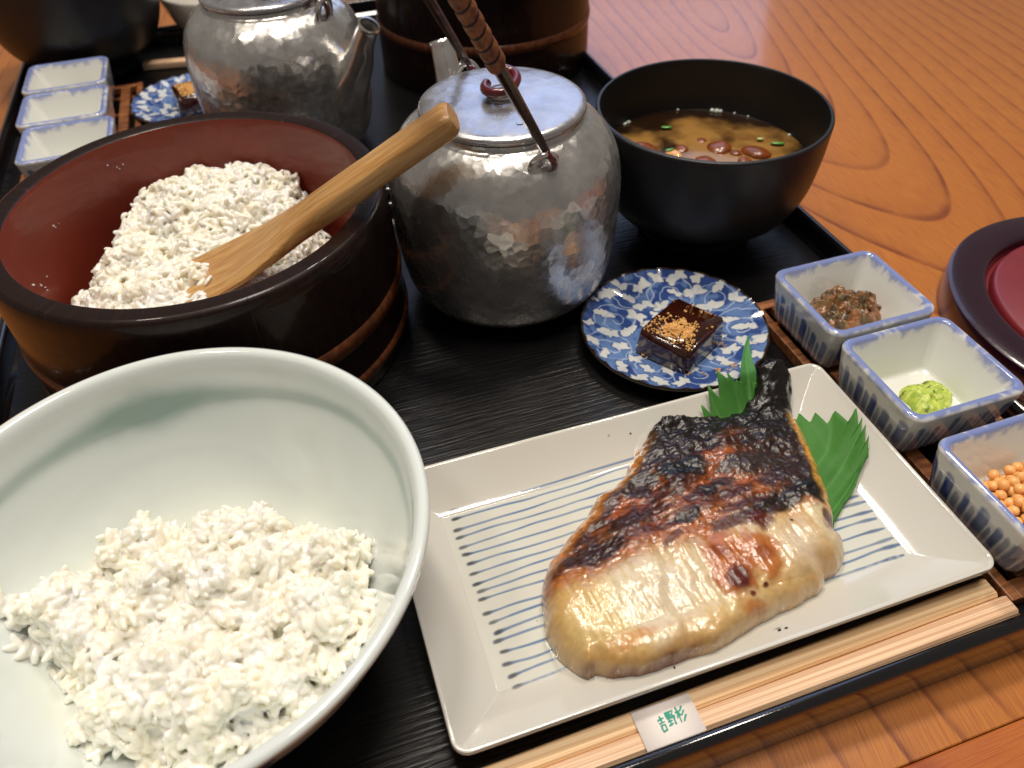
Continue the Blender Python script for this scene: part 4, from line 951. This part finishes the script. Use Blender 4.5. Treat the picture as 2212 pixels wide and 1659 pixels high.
def fish():
    st = .042; x0, x1, y0, y1 = 4.2, 19.4, 8.9, 20.1
    nx, ny = int((x1 - x0) / st), int((y1 - y0) / st)
    U, W = np.meshgrid(np.linspace(x0, x1, nx), np.linspace(y0, y1, ny), indexing='ij')
    jg = (fbm(U*1.2, W*1.2, 0, 3, 101) - .5) * .12 + (fbm(U*3.5, W*3.5, 0, 3, 191) - .5) * (.08 + .16 * sstep(17.2, 18.6, W))
    d = -(poly_sd(U, W, FO)) + jg
    # pull just-outside vertices onto the outline along the distance gradient
    gy_, gx_ = np.gradient(d, axis=1) / st, np.gradient(d, axis=0) / st; gl = np.hypot(gx_, gy_) + 1e-6
    near = (d < 0) & (d > -st * 2.2); U2 = np.where(near, U - gx_ / gl * d, U); W2 = np.where(near, W - gy_ / gl * d, W)
    dd = np.maximum(d, 0)
    # photo-space helper: coordinates (a,b) measured over the top of the fish
    T = 1.85 - .35 * sstep(12, 15.5, W) - .5 * sstep(17.0, 19.6, W + (U - 14) * .05) - .25 * sstep(13, 16.5, U) - .25 * sstep(9, 5, U) * sstep(12, 15, W)
    wE = .8 + .5 * sstep(14, 10, W); q = np.clip(dd / wE, 0, 1); prof = np.sqrt(1 - (1 - q) ** 2.4)
    prof = prof * (.86 + .14 * sstep(0, 3, dd))
    flesh = sstep(13.55, 12.5, W + (U - 10) * -.03 + (fbm(U*.9, W*.9, 0, 3, 105) - .5) * .8)   # bare white meat at the near side
    # seams between the flakes of meat
    seam = 0
    for su, am, sl in ((8.9, .16, .25), (10.6, .10, .12), (12.8, .12, .3), (14.3, .10, .2)):
        seam = seam + am * .6 * np.exp(-((U - su - sl * (W - 11) - (fbm(W*.8, su, 0, 2, 7) - .5) * 1.3) / .26) ** 2)
    h = T * prof - seam * flesh
    h += (fbm(U*.7, W*.7, 0, 3, 102) - .5) * .5 * q * (1 - .4*flesh)
    wr = fbm(U*1.0 + W*.3, W*3.4, 0, 4, 103); h += (wr - .5) * .11 * q * (1 - flesh)          # skin wrinkles run across
    h += (fbm(U*1.6, W*2.6, 0, 4, 192) - .5) * .30 * sstep(15.8, 18.0, W) * sstep(0, .25, dd)
    fine = fbm(U*6, W*8, 0, 4, 104); h += (fine - .5) * (.06 * (1 - flesh) + .03) * q
    fib = fbm(U*5 + W*.6, W*1.1, 2, 3, 108); h += (fib - .5) * .10 * flesh * q
    base = plate_z(np.clip(U2, PU0, PU1), np.clip(W2, PV0, PV1 - .02)) + .02
    tail = sstep(17.4, 19.6, W); z = base + h + .35 * tail
    # ---- pigment
    def nz(f, s, g=1.0): return (fbm(U*f, W*f*g, 0, 4, s) - .5)
    fl = mix(np.tile(srgb(224, 194, 130), U.shape + (1,)), srgb(226, 208, 168), sstep(.42, .6, fbm(U*.5, W*.35, 0, 3, 110)))
    fl = mix(fl, srgb(208, 166, 100), sstep(.53, .72, fbm(U*.8, W*.8, 3, 4, 111)) * .75)
    fl = mix(fl, srgb(222, 206, 184), np.exp(-(((U - 9.2) / 1.5)**2 + ((W - 11.6) / 1.6)**2)) * .7); fl = mix(fl, srgb(224, 208, 186), np.exp(-(((U - 14.2) / 1.0)**2 + ((W - 11.6) / 1.0)**2)) * .8)
    skin = mix(np.tile(srgb(146, 72, 20), U.shape + (1,)), srgb(74, 28, 10), sstep(.44, .62, fbm(U*.9, W*2.2, 0, 4, 112)))
    skin = mix(skin, srgb(152, 96, 48), sstep(.58, .72, fbm(U*1.3, W*2.6, 4, 4, 113)) * .8)
    skin = mix(skin, srgb(70, 28, 20), sstep(.55, .68, fbm(U*.7, W*1.8, 9, 4, 114)) * .55)
    c = mix(skin, mix(fl, srgb(190, 132, 58), sstep(.9, .1, dd + nz(1.2, 190) * .9) * .5) * .88, flesh)
    c = mix(c, srgb(176, 100, 34), np.exp(-((W - 13.25 - nz(1, 120) * .9) / .42) ** 2) * .75)       # toasted border
    st_ = sstep(.50, .60, fbm(U*.8 + 3, W*3.0 + (U*.25), 1, 4, 171)) * (1 - flesh) * sstep(12.9, 13.6, W + nz(1.2, 172)); c = mix(c, srgb(34, 15, 9), st_ * .5)
    def spot(u, v, a, b, colr, k=1.0, soft=.35, sd=0, ang=0.0):
        nonlocal c, h_add
        du, dv = U - u, W - v; x = du * math.cos(ang) + dv * math.sin(ang); y = -du * math.sin(ang) + dv * math.cos(ang)
        r = np.hypot(x / a, y / b) + nz(1.6, 130 + sd) * 1.1 + nz(5, 150 + sd) * .5
        m_ = sstep(1 + soft, 1 - soft, r) * k; c = mix(c, colr, m_); h_add = h_add + m_ * k * .03; return m_
    h_add = np.zeros_like(U)
    BL, BR, PU_, OR = srgb(10, 7, 7), srgb(50, 16, 10), srgb(48, 18, 14), srgb(172, 92, 8)
    kk = sstep(16.4, 17.4, W + (U - 14) * .02 + nz(.9, 121) * 1.8); c = mix(c, srgb(12, 8, 8), kk * .97)   # burnt far edge and tail
    c = mix(c, srgb(30, 22, 24), kk * sstep(.5, .62, fbm(U*2, W*4, 0, 3, 122)) * .6)
    kr = sstep(14.2, 15.4, U + nz(.9, 123) * 1.8) * sstep(13.2, 13.9, W + nz(1, 124)*.6); c = mix(c, srgb(16, 10, 9), kr * .9)
    for (u, v, a, b, colr, k, ang) in [(12.0,16.2,1.15,.62,BL,1,.1),(14.9,15.6,1.6,.5,srgb(46,34,32),.95,-.1),(16.5,13.6,1.15,.72,BL,1,-.1),(14.4,13.35,1.4,.42,BL,.95,.1),(13.3,14.4,.7,.3,BR,.8,0),
            (10.9,13.85,.55,.25,BL,.9,.2),(9.0,14.5,1.0,.45,PU_,.9,.2),(6.9,13.6,1.35,.5,srgb(40,14,14),.95,.1),(9.9,16.1,.8,.5,BL,.9,.4),(11.0,15.3,1.3,.35,PU_,.85,.2),(8.4,15.5,.8,.35,BR,.9,.5),
            (13.0,15.0,.5,.25,BL,.8,0),(12.3,14.75,.35,.25,BL,.85,0),(15.5,14.5,1.5,.35,srgb(44,22,20),.85,0),(12.6,13.1,1.6,.3,BR,.8,.05),(10.0,13.2,.6,.2,BR,.7,.5),(11.2,17.2,1.3,.6,srgb(40,26,24),.8,.2)]:
        spot(u, v, a, b, colr, k, .3, int(u * 7 + v), ang)
    for (u, v, a, b, colr, k, ang) in [(11.35,12.1,.85,.85,OR,.95,.3),(12.6,11.6,.65,.95,OR,.9,0),(11.3,11.1,.65,.7,srgb(150,72,6),.95,0),(10.9,11.3,.35,1.0,OR,.85,.1),(13.3,12.75,.42,.42,srgb(84,22,14),.95,.3),
            (11.35,10.95,.42,.36,srgb(84,24,12),1,0),(11.2,12.15,.35,.3,srgb(120,48,16),.8,0),(12.7,11.55,.35,.3,srgb(140,64,18),.8,0),(11.6,10.35,.12,.1,srgb(96,30,12),1,0),(12.2,10.5,.12,.1,srgb(96,30,12),1,0),(11.5,9.95,.5,.2,OR,.6,0),
            (6.9,10.1,.8,.25,srgb(196,128,48),.6,.1),(14.5,12.5,.1,.08,srgb(70,40,20),1,0),(16.2,12.0,.5,.5,srgb(110,40,20),.9,0),(16.1,12.4,.3,.25,srgb(60,18,14),.9,0)]:
        spot(u, v, a, b, colr, k, .45, int(u * 9 + v), ang)
    # burnt lower lip and golden right-hand skin edge
    e = sstep(.20, .03, dd + nz(2, 126) * .3); c = mix(c, srgb(110, 50, 14), e * .85 * sstep(10.0, 9.4, W) * sstep(9.6, 8.4, U) * sstep(5.0, 5.5, U))
    c = mix(c, srgb(110, 64, 24), sstep(.35, .1, dd) * sstep(5.8, 5.4, U) * sstep(10.4, 9.9, W) * .8)
    g = sstep(.75, .40, dd + nz(1.5, 127) * .3) * sstep(15.2, 16.6, U) * sstep(12.3, 12.9, W) * sstep(18.0, 17.2, W); c = mix(c, srgb(206, 146, 58), g * .95)
    g2 = sstep(.7, .3, dd + nz(1.5, 128) * .3) * sstep(12.0, 10.5, U) * sstep(13.2, 14.2, W); c = mix(c, srgb(196, 128, 52), g2 * .8)
    det = fbm(U*6.5, W*11, 3, 4, 181); c = c * (1 + (det - .5) * (1.5 * (1 - flesh) + .25) )[..., None]; c = np.clip(c, 0.003, 1)
    z = z + h_add * q
    keep = d > -st * 2.2
    V = np.stack([U2, W2, np.where(d > 0, z, base)], -1).reshape(-1, 3); F = gridfaces(nx, ny)
    ok = keep.ravel(); F = F[ok[F].all(1)]; ins = (d > -st*.2).ravel(); F = F[ins[F].any(1)]
    used = np.unique(F); rem = -np.ones(len(V), int); rem[used] = np.arange(len(used)); 
    t = NT('grilled_fish'); b = t.bump(t.noise(14, det=4, rough=.65), .5, .02); b2 = t.bump(t.noise(11, scale=(1.2, .8, 1), det=3, rough=.6), .5, .018)
    lum = t.n('ShaderNodeRGBToBW', i={0: t.col()}).outputs[0]
    m_ = t.set(color=t.col(), rough=.34, coat=t.ramp(lum, [(.01, (.16,)*3), (.2, (1,)*3)]), coatr=.04, sss=.25, sssr=(1, .9, .7), ssss=.0015, normal=b, cnormal=b2)
    o = ob('grilled_fish', mesh('grilled_fish', V[used], rem[F], m_, True, c.reshape(-1, 3)[used]), None, (0, 0, 0), RZ)
    tag(o, 'thick grilled white fish fillet with charred brown skin lying across the lined plate', 'grilled fish')
fish()

def crumbs():
    r = np.random.default_rng(21); t = NT('char_crumb'); mc = t.set(color=(.03, .014, .008, 1), rough=.5, coat=.4); parts = []
    for (u, v) in [(8.0, 8.98), (12.15, 9.2), (12.5, 9.22), (11.2, 19.1)]:
        u += r.normal() * .1; v += r.normal() * .06; q = .025 + .035 * r.uniform()
        parts.append((sv * q * r.uniform(.5, 1.6, 3) + np.array([u, v, float(plate_z(np.array(u), np.array(v))) + q * .4]), sf))
    V, F = join(*parts); tag(ob('char_crumbs', mesh('char_crumbs', V, F, mc), None, (0, 0, 0), RZ), 'tiny black char crumbs scattered on the cream plate round the grilled fish', 'crumbs', None, 'stuff')
crumbs()

# ------------------------------------------------------------------ chopsticks
def chopsticks():
    t = thing('disposable_chopsticks', 'pale cedar disposable chopsticks in a white paper band along the front of the near tray', 'chopsticks', (*uvw(-3.2, 7.2), 0), RZ)
    def stick(x0, x1, y0a, y0b, y1a, y1b, z0, z1, mt, nm, tb=.09):
        n = 14; V = []
        sec = [(0, 0), (0, 1 - .25), (.12, 1), (.88, 1), (1, .75), (1, 0)]
        for x in np.linspace(x0, x1, n):
            k = (x - x0) / (x1 - x0); ya = y0a + (y0b - y0a) * k; yb = y1a + (y1b - y1a) * k
            for (a, b) in sec: V.append((x, ya + (yb - ya) * a, z0 + (z1 - z0) * b))
        m_ = len(sec); F = [(i*m_+j, i*m_+(j+1) % m_, (i+1)*m_+(j+1) % m_, (i+1)*m_+j) for i in range(n-1) for j in range(m_)]
        F += [tuple(range(m_))[::-1], tuple((n-1)*m_+j for j in range(m_))]
        me = mesh(nm, V, F, mt, True, sharp=25); ob(nm, me, t)
    # local x from the hidden left end to the right end
    stick(0, 23.95, .62, .84, 1.22, 1.62, .03, .50, M_CEDAR, 'chopstick'); stick(0, 23.95, .30, .845, .615, 1.2, .02, .48, M_CEDAR, 'chopstick_back') if False else None
    stick(0, 24.15, .02, .06, .60, .80, .02, .52, M_CEDAR2, 'chopstick')
    # paper band
    x0, x1 = 9.45, 11.55; path = [(-.04, .02), (-.045, .55), (.0, .60), (.6, .60), (.95, .58), (1.24, .565), (1.30, .52), (1.31, .02)]
    V = []
    for x in (x0, x1):
        for (y, z) in path: V.append((x, y, z))
    n = len(path); F = [(j, j+1, n+j+1, n+j) for j in range(n-1)]
    tp = NT('paper'); mp = tp.set(color=(.88, .82, .79, 1), rough=.75, normal=tp.bump(tp.noise(8, det=4), .2, .01))
    me = mesh('paper_band', V, F, mp, True, sharp=30); pb = ob('paper_band', me, t); md = pb.modifiers.new('thick', 'SOLIDIFY'); md.thickness = .012 * CM; md.offset = 1
    # green stamped characters drawn as brush strokes, upright when read from the camera side
    S = {'a': [[(.15,.86),(.85,.90)], [(.5,1.08),(.5,.62)], [(.25,.60),(.78,.63)], [(.3,.42),(.28,.02)], [(.3,.42),(.74,.44),(.72,.02)], [(.28,.04),(.74,.06)]],
         'b': [[(.06,.98),(.46,1.0)], [(.08,.98),(.08,.58)], [(.46,1.0),(.44,.58)], [(.08,.78),(.46,.79)], [(.08,.58),(.46,.59)], [(.27,.98),(.27,.08)], [(.08,.36),(.46,.38)], [(.02,.08),(.5,.16)],
               [(.58,.98),(.94,1.0),(.76,.78)], [(.6,.78),(.72,.68)], [(.54,.58),(.98,.6),(.9,.44)], [(.78,.58),(.78,.02),(.66,.08)]],
         'c': [[(.04,.74),(.5,.78)], [(.28,1.06),(.27,.0)], [(.27,.72),(.04,.36)], [(.3,.66),(.5,.46)], [(.92,1.04),(.6,.78)], [(.95,.72),(.6,.42)], [(.98,.38),(.56,.0)]]}
    Vs = []; r = np.random.default_rng(3); parts = []
    for k, ch in enumerate('abc'):
        for st in S[ch]:
            P = np.array(st); P = np.vstack([P[0], (P[0]+P[1])/2, P[1:]]) if len(P) == 2 else P
            X = 10.12 + k * .35 + P[:, 0] * .32; Y = .42 + P[:, 1] * .46 + .02 * k - (.06 if k == 0 else 0)
            Q = np.column_stack([X, Y]) + r.normal(size=(len(P), 2)) * .006; wds = [r.uniform(.024, .034)] * len(Q); wds[-1] *= .7
            V = []; 
            for i in range(len(Q)):
                d = Q[min(i+1, len(Q)-1)] - Q[max(i-1, 0)]; d = d / (np.linalg.norm(d) + 1e-9); nn = np.array([-d[1], d[0]]) * wds[i]
                e = -d * .015 if i == 0 else d * .015 if i == len(Q)-1 else 0
                for sg in (1, -1):
                    p = Q[i] + nn * sg + e; zz = np.interp(p[1], [0, .6, .95, 1.24], [.60, .60, .58, .565]) + .018; V.append((p[0], p[1], zz))
            F = [(2*i, 2*i+1, 2*i+3, 2*i+2) for i in range(len(Q)-1)]
            parts.append((np.array(V), F))
    V, F = join(*parts); V[:, 2] += np.repeat(np.arange(len(parts)), [len(p[0]) for p in parts]) * .0002
    ti = NT('green_ink'); mi = ti.set(color=S4(58, 158, 138), rough=.8)
    ob('stamped_writing', mesh('stamped_writing', V, F, mi, False), pb)
chopsticks()

# ------------------------------------------------------------------ tub lid on the table
def tub_lid():
    t = thing('tub_lid', 'round wooden tub lid, plum rim and crimson middle, lying on the table at right', 'lid', (32.0, 29.5, T0), 0)
    V, F = lathe([(6.75, .9), (6.85, 1.55), (6.95, 1.66), (7.1, 1.7), (8.55, 1.7), (8.72, 1.62), (8.78, 1.45), (8.78, .1), (8.7, 0), (6.75, 0)], 200)
    ob('lid_rim', mesh('lid_rim', V, F, M_LIDPURPLE, True, sharp=40), t)
    V, F = lathe([(0, 1.62), (6.3, 1.6), (6.45, 1.52), (6.5, 1.3), (6.55, 1.0), (6.74, .95), (6.74, .1), (0, .1)], 200)
    ob('lid_panel', mesh('lid_panel', V, F, M_LIDRED, True, sharp=50), t)
tub_lid()

# ------------------------------------------------------------------ rest of the far tray
make_tub((-1.3, 65.6), 'dark closed rice tub with a copper-brown hoop on the far tray behind the near kettle', True, r0=8.45)
def plain_bowl(c, z0, R, H, label, mt, name='small_bowl', cat='bowl'):
    p = np.vstack([smoothprof([(0, .2), (R*.4, .2), (R*.42, 0), (R*.5, 0), (R*.52, .3), (R*.8, H*.35), (R*.96, H*.75), (R, H)], 4), smoothprof([(R*.97, H+.03), (R*.9, H*.75), (R*.7, H*.35), (0, .5)], 4)])
    V, F = lathe(p, 80); return tag(ob(name, mesh(name, V, F, mt), None, (c[0], c[1], z0)), label, cat)
plain_bowl((-24.6, 72.5), 0, 5.2, 4.4, 'pale beige rounded bowl glimpsed behind the far kettle at the top edge', M_WHITE)
V, F = bevbox(-5, 1.2, -.45, .45, 0, .55, .08, 2)
o = ob('wooden_stick', mesh('wooden_stick', V, F, M_CEDAR2, True, sharp=40), None, (-25.3, 66.0, .05), .12); tag(o, 'pale wooden stick end lying left of the far kettle', 'stick')
plain_bowl((-22.2, 65.2), 0, 2.6, 1.7, 'little white bowl edge peeking out left of the far kettle', M_CUP if False else M_WHITE, 'tiny_bowl')

# dried rice smears on the red wall
r = np.random.default_rng(12); parts = []
for ca, cz, n_ in ((3.35, 4.4, 5), (2.9, 5.9, 3), (2.35, 6.6, 4)):
    for _ in range(n_):
        an = ca + r.normal() * .06; zz = cz + r.normal() * .25; q = .018 + .03 * r.uniform()
        parts.append((sv * q * r.uniform(.6, 1.3, 3) + np.array([math.cos(an) * 7.76 + TC[0], math.sin(an) * 7.76 + TC[1], zz]), sf))
V, F = join(*parts); tag(ob('rice_residue', mesh('rice_residue', V, F, M_RICE, True, np.ones((len(V), 3)))), 'tiny dried rice specks on the red inner wall of the open tub', 'rice residue', None, 'stuff')
# stray grains
SG = [((-21.9, 28.4, 5.1), 'tiny stray rice grain stuck to the red left wall inside the tub', .5), ((-6.0, 33.0, .1), 'stray rice grain on the black tray between tub and kettle', .6), ((-6.2, 30.0, .1), 'stray white rice bit on the tray at the foot of the tub', .55)]
for k, (p, lb, sc) in enumerate(SG): grain_at(p, (0, 0, 1), 60 + k, lb, None, sc)
